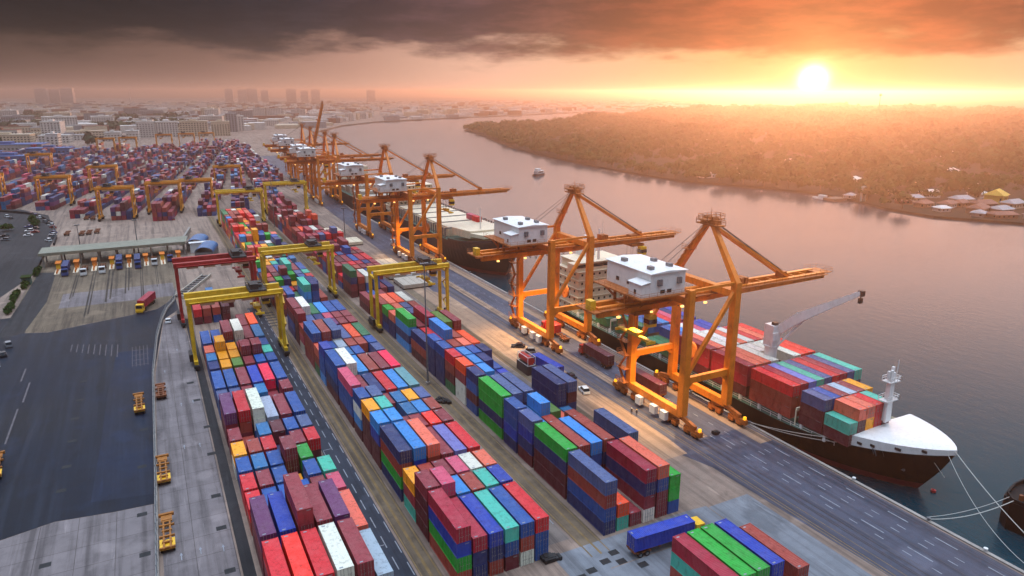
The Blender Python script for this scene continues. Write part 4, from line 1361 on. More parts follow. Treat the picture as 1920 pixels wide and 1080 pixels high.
# accommodation block
dh = MB()
for k in range(6):
    z = 3.2 + k * 2.9
    ins = 0.0 if k < 5 else 1.4
    dh.box(C1 - 9.6 + ins, C1 + 9.6 - ins, 190 + ins * 0.5, 203, z, z + 2.72)
    dh.box(C1 - 10.2 + ins, C1 + 10.2 - ins, 189.4 + ins * 0.5, 203.4, z + 2.72, z + 2.9)
dh.box(C1 - 11.6, C1 + 11.6, 190.4, 194, 17.7, 20.4)
dho = dh.build('accommodation_block', 'cream', shipA)
wf = MB().box(-0.35, 0.35, -0.07, 0.05, 0, 0.75).mesh('window', 'glass')
ws = MB().box(-0.07, 0.05, 0, 0.7, 0, 0.75).mesh('window', 'glass')
for k in range(5):
    z = 4.5 + k * 2.9
    for i in range(8):
        link('window', wf, dho).location = (C1 - 8.2 + i * 2.3, 190, z)
    for i in range(4):
        link('window', ws, dho).location = (C1 - 9.6, 192 + i * 3, z)
MB().box(C1 - 10.8, C1 + 10.8, 190.3, 190.45, 18.9, 19.9).build('bridge_window', 'glass', dho)
fn = MB()
fn.box(C1 - 2.5, C1 + 2.5, 198.5, 203.2, 20.6, 26.0)
fn.tube((C1, 201, 26), (C1, 201, 27.4), 0.7, 10)
fn.build('funnel', 'white', dho)
rm = MB()
rm.beam((C1, 193, 20.6), (C1, 193, 31.0), 0.7, 0.7, 0, 0.3, 0.3)
rm.box(C1 - 1.8, C1 + 1.8, 192.7, 193.3, 26, 26.4)
rm.box(C1 - 1.2, C1 + 1.2, 192.3, 192.6, 28, 28.4)
rm.tube((C1 + 1.4, 193, 26), (C1 + 1.4, 193, 33), 0.06, 5)
rm.build('radar_mast', 'white', dho)
# name on the bow: the worn white letters cannot be read in the photograph, so they stand as pale worn strokes
nm_ = MB()
kk = min(range(len(rows)), key=lambda i: abs(rows[i][5][1] - 80.5))
for i, (dy, zz, hh) in enumerate(((0, 4.0, 1.5), (0.5, 4.2, 1.3), (1.0, 3.9, 1.6), (1.5, 4.1, 1.4))):
    yy = 79.2 + dy
    r0 = min(rows, key=lambda r: abs(r[5][1] - yy))
    r1 = min(rows, key=lambda r: abs(r[6][1] - yy))
    zf = (zz - r0[5][2]) / max(0.1, r1[6][2] - r0[5][2])
    b0 = r0[5][0]; b1 = r1[6][0]
    bb = b0 + (b1 - b0) * zf
    be = b0 + (b1 - b0) * (zf + hh / max(0.1, r1[6][2] - r0[5][2]))
    nm_.beam((C1 - bb - 0.10, yy, zz), (C1 - be - 0.10, yy, zz + hh), 0.08, 0.28)
nm_.build('bow_lettering', 'steel', hull)

def ship_block(y0, L, x0, z0, stacks, where, pitch=2.56, H=2.6, door=True):
    for c, st in enumerate(stacks):
        for t, ch in enumerate(st):
            vis = t == len(st) - 1 or c == 0 or len(stacks[c - 1]) <= t or y0 < 100
            if not vis:
                continue
            o = container(x0 + c * pitch, y0, z0 + t * H, L, H, PAL[ch][1], door and rng.random() < 0.5 and y0 < 115)
            nm = PAL[ch][0]
            ln = 'long' if L == 40 else 'short'
            tt = 'top' if t == len(st) - 1 else ('lowest' if t == 0 else 'middle')
            tag(o, f"{ln} {nm} container, {tt} tier, {ORD[c]} column, {where}", 'container', 'containers on the ship')
ship_block(99.4, 40, C1 - 11.4, 4.6, ['ttr', 'ttk', 'wyv', 'dda', 'nni', 'ddr', 'ddk', 'npi', 'nna'], 'tall block abaft the bow')
ship_block(91.0, 20, C1 - 11.3, 4.6, ['ddi', 'ddb', 'dmm', 'dmh', 'ddm', 'tty'], 'second bay behind the mast')
ship_block(84.6, 20, C1 - 11.3, 4.6, ['da', 'ddc', 'dyc', 'drr', 'ada', ''], 'bay right behind the mast')
ship_block(112.7, 40, C1 - 11.4, 4.6, ['dkk', 'ttc', 'ttc', 'mtw', '', '', 'ttw', 'ttR', 'ttR'], 'pale-topped block by the deck crane')
ship_block(118.8, 20, C1 - 11.4, 4.6, ['', '', '', '', 'ccw', 'ttw', '', '', ''], 'short pair behind the deck crane')
ship_block(125.6, 40, C1 - 11.4, 4.6, ['dkk', 'ttc', 'ttw', 'mtw', 'ttc', 'ttw', 'dtr', 'ttc', 'ttR'], 'third tall block behind the deck crane')
ship_block(140.0, 40, C1 - 11.0, 4.6, ['e', 'e', 'db', 'ds', 'dw', 'dq', 'nB', 'nB'], 'block beside the green one', door=False)
ship_block(154.0, 40, C1 - 11.0, 4.6, ['ee', 'eu', 'db', 'ds', 'dr', 'dq', 'nn', 'nB'], 'block with the green ends', door=False)
ship_block(171.2, 20, C1 - 11.0, 4.6, ['e', 'ee', 'dr', 'dw', 'dq', 'nB'], 'short block before the bridge', door=False)

# second, bigger ship in ballast
C2 = 136.2
shipB = thing('cargo_ship', 'dark navy cargo ship with high empty sides, berthed beyond the second crane', 'ship', (0, 0, 0))
hb_, rowsB = hull_mesh(258.5, 400.0, C2, 15.2, 9.0, 14.2, None, bow_len=40, rake=10)
hullB = hb_.build('hull', ['navy', 'boot', 'greendeck'], shipB)
fc = MB()
fc.prism([(C2 - 9, 286), (C2 + 9, 286), (C2 + 12, 300), (C2 - 12, 300)], 11.0, 14.4)
fc.prism([(C2 - 6, 278), (C2 + 6, 278), (C2 + 9, 285.7), (C2 - 9, 285.7)], 12.0, 13.6)
fc.build('breakwater_deck', 'cream', shipB)
hcv = MB()
for k in range(5):
    y = 305 + k * 15
    hcv.box(C2 - 12, C2 + 12, y, y + 13, 9.0, 12.6)
    hcv.box(C2 - 11.6, C2 + 11.6, y + 0.3, y + 12.7, 12.6, 13.3)
hcv.build('hatch_cover', 'cream', shipB)
sn = MB()
for k in range(26):
    y = 303 + k * 3.0
    for x in (C2 - 14.2, C2 + 14.2):
        sn.beam((x, y, 9.0), (x, y, 13.4), 0.5, 0.7)
    if k % 5 == 0:
        sn.beam((C2 - 14.2, y, 13.4), (C2 + 14.2, y, 13.4), 0.5, 0.5)
sn.build('deck_stanchion', 'steel', shipB)
ms = MB()
ms.beam((C2 - 2, 290, 13), (C2 - 2, 290, 24), 0.5, 0.5, 0, 0.2, 0.2)
ms.build('foremast', 'white', shipB)
db = MB()
for k in range(5):
    db.box(C2 - 13 + k * 0.5, C2 + 13 - k * 0.5, 384, 397, 9 + k * 2.9, 9 + k * 2.9 + 2.7)
    db.box(C2 - 13.4 + k * 0.5, C2 + 13.4 - k * 0.5, 383.6, 397.3, 9 + k * 2.9 + 2.7, 9 + k * 2.9 + 2.9)
dbo = db.build('accommodation_block', 'cream', shipB)
for k in range(5):
    for i in range(9):
        link('window', wf, dbo).location = (C2 - 10 + i * 2.4, 384, 10.4 + k * 2.9)
rw = MB()
rb = [(C2 + sg * r_[6][0], r_[6][1], r_[6][2]) for sg in (-1,) for r_ in rowsB if r_[6][1] < 300]
for a, b in zip(rb, rb[1:]):
    rw.beam(Vector(a) + Vector((0.1, 0, 0.5)), Vector(b) + Vector((0.1, 0, 0.5)), 0.2, 1.0)
rw.build('bulwark', 'navy', shipB)
for y, k in ((311, 0), (318, 1)):
    o = container(C2 + 6, y, 13.3, 20, 2.6, PAL['rq'[k]][1], False)
    tag(o, ('red' if k == 0 else 'rose') + ' container lying on the pale hatch of the empty navy ship', 'container')

# third ship, only its bow shows between the cranes
shipC = thing('cargo_ship', 'dark ship half hidden behind the legs of the far cranes', 'ship', (0, 0, 0))
hc_, rowsC = hull_mesh(416, 540, 135.6, 14.0, 7.5, 12.0, None, bow_len=36, rake=9)
hc_.build('hull', ['navy', 'boot', 'greendeck'], shipC)
q = MB()
for k in range(5):
    q.box(135.6 - 12, 135.6 + 12, 516, 528, 7.5 + k * 2.9, 7.5 + k * 2.9 + 2.75)
q.build('accommodation_block', 'cream', shipC)
q = MB()
for k in range(5):
    q.box(135.6 - 11, 135.6 + 11, 440 + k * 14, 452 + k * 14, 7.5, 10.0 + (k % 2) * 2)
q.build('hatch_cover', 'slab', shipC)

# the dark end of another vessel at the picture's edge
shipD = thing('barge', 'dark barge end cut off by the edge of the picture, off the quay', 'barge', (0, 0, 0))
m_ = MB()
pts = [(134.6, 56.5), (134.2, 59.2), (136.0, 61.2), (140.5, 62.4), (146, 62.4), (150, 61), (150, 30), (134.6, 30)]
m_.prism(pts, -6, 2.6)
m_.build('hull', 'black', shipD)
m_ = MB()
in_ = [(134.9, 56.4), (134.6, 59.0), (136.3, 60.8), (140.6, 61.9), (146, 61.9), (149.6, 60.6)]
for a, b in zip(in_, in_[1:]):
    m_.beam((*a, 2.95), (*b, 2.95), 0.3, 0.7)
m_.build('bulwark', 'black', shipD)
m_ = MB()
m_.box(137, 140, 55, 58.5, 2.6, 4.0)
m_.box(141, 146, 50, 56, 2.6, 5.2)
m_.tube((136.4, 58.6, 2.6), (136.4, 58.6, 3.7), 0.35, 8)
m_.build('deck_gear', 'trailer2', shipD)

# mooring lines
def rope(name, a, b, sag, label, r=0.075, n=14):
    m = MB()
    P = []
    for k in range(n + 1):
        t = k / n
        p = Vector(a).lerp(Vector(b), t)
        p.z -= sag * 4 * t * (1 - t)
        P.append(p)
    for p, q in zip(P, P[1:]):
        m.tube(p, q, r, 5)
    return tag(m.build(name, 'rope'), label, 'rope', 'mooring ropes')
rope('mooring_rope', (C1 - 0.6, 69.4, 8.4), (122.4, 42.0, 0.6), 1.2, 'long pale mooring rope running from the white bow past the barge')
rope('mooring_rope', (C1 - 1.2, 70.5, 7.8), (119.6, 46.0, 0.6), 3.0, 'slack thin rope sagging from the bow to the quay', 0.05)
rope('mooring_rope', (118.9, 64.2, 0.7), (134.6, 58.8, 3.0), 1.1, 'pale rope from the quay edge across to the dark barge')
rope('mooring_rope', (118.9, 64.9, 0.7), (135.4, 59.9, 3.0), 0.8, 'second pale rope close beside the one to the dark barge', 0.05)
rope('mooring_rope', (C1 - 10.6, 86.2, 5.6), (118.9, 107.5, 0.7), 0.5, 'rope from the bow side back to the quay, upper of the pair')
rope('mooring_rope', (C1 - 10.2, 84.6, 5.2), (118.9, 108.5, 0.7), 0.9, 'rope from the bow side back to the quay, lower of the pair')
rope('anchor_cable', (C1 - 2.2, 73.0, 6.0), (C1 - 1.0, 70.2, 2.4), 0.0, 'short rope hanging down beside the stem of the black ship', 0.06, 4)
for k, (x, y) in enumerate(((118.9, 64.5), (118.9, 108), (118.9, 46), (118.9, 80), (118.9, 54.5), (118.9, 128), (118.9, 232), (118.9, 268))):
    b_ = MB()
    b_.tube((x, y, 0.02), (x, y, 0.75), 0.22, 10)
    b_.tube((x, y, 0.6), (x, y, 0.85), 0.36, 10)
    tag(b_.build('mooring_bollard', 'white' if k in (3, 4) else 'steel'), 'iron mooring bollard on the quay edge kerb', 'bollard', 'bollards along the quay')
m_ = MB()
m_.tube((134.6, 73.1, -3.05), (134.6, 73.1, -2.6), 0.5, 14)
m_.tube((134.6, 73.1, -2.6), (134.6, 73.1, -2.35), 0.25, 14, 0.1)
tag(m_.build('mooring_buoy', 'cabred'), 'small red buoy floating just off the bow', 'buoy')

# river boat with its wake
bt = thing('river_boat', 'small white and grey passenger boat on the open river', 'boat', (340, 600, 0), R(118))
m_ = MB()
m_.prism([(-2.6, -8), (2.6, -8), (2.9, 0), (2.2, 6), (0, 10.5), (-2.2, 6), (-2.9, 0)], -3.4, -1.4)
m_.build('hull', 'navy', bt)
m_ = MB(); m_.box(-2.2, 2.2, -6.5, 4.0, -1.4, 1.2); m_.box(-1.8, 1.8, -1.5, 3.4, 1.4, 3.2)
m_.build('cabin', 'white', bt)
m_ = MB(); m_.box(-2.6, 2.6, -7.2, 4.6, 1.2, 1.4); m_.box(-2.0, 2.0, -2.0, 3.8, 3.2, 3.4)
m_.build('roof', 'white', bt)
m_ = MB()
for y in (-5.4, -3.2, -1.0, 1.2):
    for x in (-2.25, 2.15):
        m_.box(x, x + 0.1, y, y + 1.5, -0.6, 0.6)
m_.build('window', 'glass', bt)
# ------------------------------------------------------------------ vehicles (Y is forward)
def wheels(t, pts, r=0.5, w=0.32):
    for x, y in pts:
        a = MB().tube((x - w / 2, y, r), (x + w / 2, y, r), r, 16).build('wheel', 'tyre', t)
        MB().tube((x - w / 2 - 0.012, y, r), (x + w / 2 + 0.012, y, r), r * 0.55, 10).build('rim', 'steel', a)
def make_truck(cab, chassis='trailer2', length=12.4):
    """tractor and skeletal trailer; origin under the middle of the trailer bed"""
    t = thing('container_truck', 'truck', 'truck')
    h = length / 2
    m = MB()
    for x in (-0.5, 0.5):
        m.box(x - 0.12, x + 0.12, -h, h, 1.05, 1.42)
    for y in (-h + 0.2, -h + 3, -1.0, 2.5, h - 0.3):
        m.box(-1.2, 1.2, y - 0.16, y + 0.16, 1.15, 1.5)
    m.box(-1.0, 1.0, -h + 0.8, -h + 3.6, 0.7, 1.05)
    m.build('trailer_frame', chassis, t)
    wheels(t, [(s * 0.98, y) for s in (-1, 1) for y in (-h + 1.4, -h + 2.75)])
    c = MB()
    y0 = h + 0.35
    c.hexa([(-1.22, y0, 0.75), (1.22, y0, 0.75), (1.22, y0 + 2.1, 0.75), (-1.22, y0 + 2.1, 0.75), (-1.18, y0 + 0.05, 3.15), (1.18, y0 + 0.05, 3.15), (1.16, y0 + 1.8, 3.1), (-1.16, y0 + 1.8, 3.1)])
    c.box(-1.2, 1.2, y0 + 2.05, y0 + 2.25, 0.5, 1.15)
    co_ = c.build('cab', cab, t)
    wd = MB()
    wd.hexa([(-1.02, y0 + 1.98, 1.85), (1.02, y0 + 1.98, 1.85), (1.02, y0 + 2.02, 1.85), (-1.02, y0 + 2.02, 1.85), (-1.0, y0 + 1.82, 2.85), (1.0, y0 + 1.82, 2.85), (1.0, y0 + 1.88, 2.85), (-1.0, y0 + 1.88, 2.85)])
    for x in (-1.23, 1.17):
        wd.box(x, x + 0.06, y0 + 0.9, y0 + 1.75, 1.85, 2.75)
    wd.build('windscreen', 'glass', co_)
    wheels(t, [(s * 1.0, y) for s in (-1, 1) for y in (h - 1.6, h + 1.5)])
    return t
def make_chassis(mat, length=11.0):
    t = thing('trailer_chassis', 'trailer', 'trailer')
    h = length / 2
    m = MB()
    for x in (-0.52, 0.52):
        m.box(x - 0.14, x + 0.14, -h, h, 0.98, 1.34)
    for k in range(7):
        y = -h + 0.3 + k * (length - 0.6) / 6
        m.box(-1.22 if k % 2 == 0 else -0.8, 1.22 if k % 2 == 0 else 0.8, y - 0.16, y + 0.16, 1.05, 1.42)
    m.build('trailer_frame', mat, t)
    g = MB().box(-1.25, 1.25, h - 0.5, h + 0.05, 1.0, 1.55)
    g.box(-0.9, 0.9, h - 2.6, h - 0.5, 1.1, 1.3)
    g.build('front_bolster', mat, t)
    b = MB().box(-1.15, 1.15, -h + 0.5, -h + 3.2, 0.7, 1.0)
    for x in (-1.2, 0.7):
        b.box(x, x + 0.5, -h + 0.4, -h + 3.3, 1.02, 1.12)
    b.build('rear_bogie', 'cabyellow' if mat == 'trailer' else mat, t)
    wheels(t, [(s * 0.95, y) for s in (-1, 1) for y in (-h + 1.2, -h + 2.5)])
    l = MB()
    for x in (-0.6, 0.6):
        l.box(x - 0.1, x + 0.1, h - 2.4, h - 2.1, 0.05, 1.0)
    l.build('landing_leg', 'dark', t)
    return t
def make_car(paintm, suv=False):
    t = thing('parked_car', 'car', 'car')
    b = MB()
    hh = 0.95 if suv else 0.82
    b.hexa([(-0.88, -2.2, 0.3), (0.88, -2.2, 0.3), (0.88, 2.2, 0.3), (-0.88, 2.2, 0.3), (-0.84, -2.1, hh), (0.84, -2.1, hh), (0.82, 2.1, hh - 0.12), (-0.82, 2.1, hh - 0.12)])
    ro = 1.75 if suv else 1.45
    y1 = -2.0 if suv else -1.5
    b.hexa([(-0.72, y1 + 0.3, ro - 0.06), (0.72, y1 + 0.3, ro - 0.06), (0.72, 0.3, ro - 0.06), (-0.72, 0.3, ro - 0.06), (-0.68, y1 + 0.4, ro), (0.68, y1 + 0.4, ro), (0.68, 0.2, ro), (-0.68, 0.2, ro)])
    bo = b.build('body', paintm, t)
    g = MB()
    g.hexa([(-0.80, y1, hh), (0.80, y1, hh), (0.80, 0.95, hh - 0.08), (-0.80, 0.95, hh - 0.08), (-0.70, y1 + 0.32, ro - 0.05), (0.70, y1 + 0.32, ro - 0.05), (0.70, 0.28, ro - 0.05), (-0.70, 0.28, ro - 0.05)])
    g.build('windows', 'glass', t)
    wheels(t, [(s * 0.78, y) for s in (-1, 1) for y in (-1.35, 1.35)], 0.33, 0.2)
    l = MB()
    for x in (-0.65, 0.65):
        l.box(x - 0.15, x + 0.15, 2.12, 2.19, 0.55, 0.7)
    l.build('headlight', 'cabwhite', t)
    return t
TR = 'trucks on the terminal'
trY = make_truck('cabyellow')
trW = make_truck('cabwhite')
trB = make_truck('cabblue')
trR = make_truck('cabred')
def truck(proto, x, y, rz, label, load=None, loadlab=None, L=40, first=[]):
    if proto in first:
        t = place(proto, (x, y, 0), rz, label, TR)
    else:
        first.append(proto)
        t = proto
        t.location = (x, y, 0)
        t.rotation_euler = (0, 0, rz)
        tag(t, label, 'truck', TR)
    if load:
        l = CL[L]
        off = Matrix.Rotation(rz, 3, 'Z') @ Vector((-CW / 2, -l / 2 if L == 40 else -0.1, 1.5))
        o = container(x + off.x, y + off.y, off.z, L, 2.6, PAL[load][1], True, rz)
        tag(o, loadlab, 'container', 'containers on trucks')
    return t
truck(trY, -4.6, 276.5, R(162), 'yellow-cabbed truck hauling a maroon container beside the long fence bend', 'k', 'maroon container on the yellow-cabbed truck near the fence bend')
truck(trR, 109.6, 157, 0, 'truck under a maroon container between the two nearest cranes', 'd', 'maroon container on the truck between the two nearest cranes')
truck(trB, 109.8, 134.5, 0, 'truck under a dark red container between the nearest crane legs', 'd', 'dark red container on the truck between the nearest crane legs')
truck(trR, 110.4, 181, 0, 'red-cabbed truck under the second crane with an orange-red load', 'R', 'orange-red container on the truck under the second crane', 20)
truck(trY, 70.8, 80.9, R(-93), 'truck parked crosswise under a royal blue container', 'B', 'royal blue container lying crosswise on a truck by the pale pad')
truck(trB, 92.4, 156.5, R(4), 'truck carrying a blue container beside the quayside block', 'B', 'blue container on the truck parked beside the quayside block')
truck(trW, 107.5, 330, 0, 'white-cabbed truck on the quay near the third crane')
truck(trW, 105, 606, R(3), 'white-cabbed truck on the hazy quay road')
truck(trB, 118, 735, R(5), 'dark truck far along the hazy quay road')
truck(trW, 92, 262, 0, 'white-cabbed truck beside the pale slabs')
gl = [(-34.5, 346, trB, 'first'), (-27.6, 343, trW, 'second'), (-20.8, 344, trW, 'third'), (-14.4, 349, trB, 'fourth'), (-7.2, 347, trB, 'fifth'), (-0.6, 350, trW, 'sixth'), (6.0, 355, trB, 'seventh')]
for x, y, pr_, od in gl:
    truck(pr_, x, y + 2, R(180), f'{"white" if pr_ is trW else "dark blue"}-cabbed truck waiting in the {od} lane under the gate canopy', rng.choice('nd' if od in ('first', 'fourth', 'fifth') else ' ').strip() or None, f'container on the truck in the {od} lane of the gate canopy')
CHG = 'empty trailer chassis by the fence'
c1 = make_chassis('trailer', 11.2)
c1.location = (-3.8, 146.3, 0); tag(c1, 'ochre empty trailer chassis in the middle of the three by the fence', 'trailer', CHG)
place(c1, (-4.0, 122.6, 0), R(-1), 'ochre empty trailer chassis by the fence, closest to the camera', CHG)
place(c1, (-7.9, 184.0, 0), R(1), 'ochre trailer chassis on the dark asphalt across the fence', CHG)
c2 = make_chassis('trailer2', 8.5)
c2.location = (-2.9, 189.5, 0); tag(c2, 'rusty short trailer chassis behind the fence, farthest of the row', 'trailer', CHG)
place(c1, (-34.2, 163.5, 0), R(4), 'ochre trailer chassis cut off by the edge of the dark yard', CHG)
# four stacked rusty frames by the car park
for k, (x, y) in enumerate(((-33.5, 440), (-30.2, 441), (-26.5, 443), (-40.6, 443), (-34, 494), (-30.5, 492))):
    place(c2, (x, y, 0), R(-4), ('rusty trailer chassis parked upright row behind the gate canopy' if y < 450 else 'rusty trailer chassis beside the amber gantry legs'), 'rusty chassis behind the gate' if y < 450 else 'rusty chassis by the amber gantry')
cw = make_car('car_white', True)
cw.location = (94.6, 141.4, 0); cw.rotation_euler = (0, 0, R(-12)); tag(cw, 'white sport utility car parked on the quay beside the quayside block', 'car', 'cars')
cdk = make_car('car_dark')
cdk.location = (96.4, 151.2, 0); cdk.rotation_euler = (0, 0, R(6)); tag(cdk, 'dark car just beyond the white one on the quay', 'car', 'cars')
place(cdk, (95.0, 178.6, 0), R(60), 'black car parked askew on the quay by the second crane', 'cars')
cg = make_car('car_grey', True)
cg.location = (95.4, 172.8, 0); cg.rotation_euler = (0, 0, R(62)); tag(cg, 'grey car next to the black one on the quay', 'car', 'cars')
cb_ = make_car('car_white')
cb_.location = (1.3, 253.5, 0); cb_.rotation_euler = (0, 0, R(-4)); tag(cb_, 'pale small car by the bend of the fence', 'car', 'cars')
crd = make_car('car_red'); cbl = make_car('car_blue')
crd.location = (12.5, 468, 0); tag(crd, 'dark red car alone on the bare ground beneath the far stacks', 'car', 'cars')
place(cw, (-48, 428, 0), R(30), 'white van-like car at the corner of the car park', 'cars')
# car park on the left edge
GC = 'cars crowded in the car park'
spots = [(-75, 516, 20), (-78, 524, 20), (-66, 530, 25), (-63, 522, 25), (-60, 512, 25), (-55.5, 492, 35), (-53, 486, 35), (-51, 478, 35), (-49.5, 470, 35), (-47.8, 452, 40), (-47.5, 445, 40), (-47.6, 438, 40), (-58, 470, 80), (-60, 463, 80), (-57, 458, 80), (-62, 478, 80), (-59, 449, 80), (-68, 440, 60), (-70, 452, 60), (-84, 500, 20), (-86, 490, 20), (-44, 224, 10), (-43.6, 232, 10), (-43, 250, 14), (-43.2, 241, 12), (-45.6, 216, 10)]
first = [cbl]
for k, (x, y, a) in enumerate(spots):
    pr_ = [cw, cdk, cg, cb_, cbl, crd][(k * 5 + 1) % 6]
    nm = {cw: 'white tall', cdk: 'black', cg: 'grey', cb_: 'white low', cbl: 'blue', crd: 'dark red'}[pr_]
    where = 'in the crowded car park by the curved wall' if y > 300 else 'at the dark edge of the asphalt yard'
    lab = f'{nm} car {where}'
    if pr_ in first:
        first.remove(pr_)
        pr_.location = (x, y, 0); pr_.rotation_euler = (0, 0, R(a)); tag(pr_, lab, 'car', lab)
    else:
        place(pr_, (x, y, 0), R(a), lab, lab)
# ------------------------------------------------------------------ long fence between the dark yard and the truck lane
fp = [(-6.9, 40), (-6.3, 90), (-5.9, 112), (-5.2, 150), (-4.4, 206), (-2.6, 238), (-0.6, 257), (1.4, 270), (4.2, 280), (5.4, 292)]
fn_ = thing('barrier_fence', 'long low grey barrier fence curving between the dark yard and the truck lane', 'fence')
kb = MB(); r1 = MB()
for a, b in zip(fp, fp[1:]):
    kb.beam((*a, 0.3), (*b, 0.3), 0.55, 0.6)
    for z in (0.95, 1.45, 1.95):
        r1.beam((*a, z), (*b, z), 0.08, 0.1)
    L_ = (Vector(b) - Vector(a)).length
    for k in range(int(L_ / 1.2)):
        p = Vector(a).lerp(Vector(b), k * 1.2 / L_); q = Vector(a).lerp(Vector(b), min(1, (k + 1) * 1.2 / L_))
        r1.beam((p.x, p.y, 0.6), (q.x, q.y, 1.9), 0.05, 0.05)
kb.build('plinth', 'concrete', fn_)
r1.build('mesh_rail', 'steel', fn_)
pp = MB()
for a, b in zip(fp, fp[1:]):
    L_ = (Vector(b) - Vector(a)).length
    n = max(1, int(L_ / 3.0))
    for k in range(n):
        p = Vector(a).lerp(Vector(b), k / n)
        o = MB().box(-0.08, 0.08, -0.08, 0.08, 0.58, 2.1).build('post', 'steel', fn_) if (a, k) == (fp[0], 0) else link('post', fn_.children[-1].data, fn_)
        o.location = (p.x, p.y, 0)
# curved wall round the car park
cwl = [(-44.5, 414), (-45.2, 436), (-50.6, 484), (-60, 516), (-68.5, 532), (-87, 552), (-120, 566)]
m = MB()
for a, b in zip(cwl, cwl[1:]):
    m.beam((*a, 0.7), (*b, 0.7), 0.7, 1.4)
tag(m.build('boundary_wall', 'g_dark'), 'dark curved low wall round the corner of the car park', 'wall')
# hedge and shrubs in the car park, along the ramp
def bush(x, y, rx, ry, rz, n, seed, mat='leaf', z0=0.0):
    r_ = random.Random(seed)
    m = MB()
    for k in range(n):
        a, e = r_.uniform(0, 6.283), r_.uniform(-0.2, 1.0)
        ce = math.sqrt(max(0, 1 - e * e))
        rr = r_.uniform(0.6, 1.0)
        c = Vector((x + math.cos(a) * ce * rx * rr, y + math.sin(a) * ce * ry * rr, z0 + rz * (0.5 + 0.5 * e * rr)))
        s = r_.uniform(0.35, 0.8)
        u_ = Vector((r_.uniform(-1, 1), r_.uniform(-1, 1), r_.uniform(-0.6, 0.6))).normalized() * s
        v_ = u_.orthogonal().normalized() * s * r_.uniform(0.5, 1.0)
        m.poly([c - u_ - v_, c + u_ - v_, c + u_ + v_, c - u_ + v_])
    return m
for k, (x, y, rx, ry, rz_) in enumerate(((-63, 505, 1.6, 7, 2.4), (-59, 484, 2.0, 6, 3.0), (-61.5, 494, 1.8, 4, 3.4), (-71, 470, 3.0, 3.0, 4.0), (-75, 430, 3, 5, 3))):
    m = bush(x, y, rx, ry, rz_, 240, 50 + k)
    tag(m.build('shrub', 'leaf'), 'green shrub bed among the parked cars of the car park', 'shrub', 'green shrub beds in the car park')
for k, (y, x) in enumerate(((352, -45.5), (330, -47.2), (312, -48.5), (294, -48))):
    m = bush(x, y, 1.0, 8, 1.8, 160, 80 + k)
    tag(m.build('hedge', 'leaf'), 'dark clipped hedge strip beside the approach ramp', 'hedge', 'hedge strips by the approach ramp')
m = MB(); m.box(-48.5, -45.6, 331, 335, 0, 3.0); hut = m.build('guard_hut', 'greendeck'); tag(hut, 'small green roofed hut on the hedge beside the approach ramp', 'hut')
MB().box(-48.9, -45.2, 330.6, 335.4, 3.003, 3.3).build('roof', 'leaf', hut)

# ------------------------------------------------------------------ weighbridge gate
gt = thing('gate_canopy', 'long pale green flat roof over the row of truck lanes', 'canopy')
m = MB(); m.hexa([(-45.4, 361, 5.6), (13.6, 361.6, 5.6), (15.4, 377, 5.6), (-45.2, 376.4, 5.6), (-45.4, 361, 6.3), (13.6, 361.6, 6.3), (15.4, 377, 6.3), (-45.2, 376.4, 6.3)])
rf = m.build('roof', 'canopy', gt)
m = MB(); m.box(-45.3, 13.5, 360.7, 360.98, 5.3, 6.6)
m.build('fascia', 'canopy', rf)
for k in range(9):
    x = -44 + k * 7.1
    MB().box(x - 0.3, x + 0.3, 362.4, 363.0, 0, 5.6).build('column', 'concrete', gt)
    MB().box(x - 0.3, x + 0.3, 374.4, 375.0, 0, 5.6).build('column', 'concrete', gt)
for k in range(8):
    x = -37.9 + k * 6.8
    b_ = thing('toll_booth', 'small orange booth on a kerbed island between gate lanes', 'booth', (x, 357, 0), 0, 'orange booths between the gate lanes')
    m = MB(); m.box(-0.8, 0.8, -2.6, 2.6, 0.2, 2.7); m.build('cabin', 'booth' if k % 3 else 'cabyellow', b_)
    m = MB(); m.box(-1.1, 1.1, -3.0, 3.0, 2.703, 2.95); m.build('roof', 'booth', b_)
    m = MB(); m.box(-0.84, 0.84, -1.8, -0.4, 1.2, 2.2); m.build('window', 'glass', b_)
    m = MB(); m.box(-1.0, 1.0, -12, 6, 0.0, 0.2); m.build('island', 'cream', b_)
    for q in range(4):
        MB().box(-0.25, 0.25, -11.5 + q * 2.2, -10.9 + q * 2.2, 0.2, 1.2).build('bollard', 'booth', b_)
m = MB()
for k in range(5):
    m.beam((-7, 377.6 + k * 0.02, 0), (-7, 377.6, 1), 0.1, 0.1)
# blue arched sheds beside the gate
for k, (x, y, w, l, lab) in enumerate(((22.0, 355, 8, 16, 'blue arched shed roof in front, nearest to the red gantry'), (19.6, 376, 8, 15, 'blue arched shed roof behind the front one'))):
    s_ = thing('arched_shed', lab, 'shed', (x, y, 0), R(-14))
    m = MB(); n = 10
    for q in range(n):
        a0, a1 = math.pi * q / n, math.pi * (q + 1) / n
        p = [(-w / 2 * math.cos(a0), 3.2 + 2.4 * math.sin(a0)), (-w / 2 * math.cos(a1), 3.2 + 2.4 * math.sin(a1))]
        m.hexa([(p[0][0], -l / 2, p[0][1]), (p[1][0], -l / 2, p[1][1]), (p[1][0], l / 2, p[1][1]), (p[0][0], l / 2, p[0][1]),
                (p[0][0], -l / 2, p[0][1] + 0.15), (p[1][0], -l / 2, p[1][1] + 0.15), (p[1][0], l / 2, p[1][1] + 0.15), (p[0][0], l / 2, p[0][1] + 0.15)])
    m.build('roof', 'bluroof', s_)
    m = MB(); m.box(-w / 2 + 0.1, w / 2 - 0.1, -l / 2 + 0.3, l / 2 - 0.3, 0, 3.2); m.build('wall', 'steel', s_)
m = MB(); m.box(15.4, 24.2, 364.4, 367.2, 0, 4.6); o = m.build('link_building', 'white'); tag(o, 'white flat link between the two blue arched sheds', 'shed')
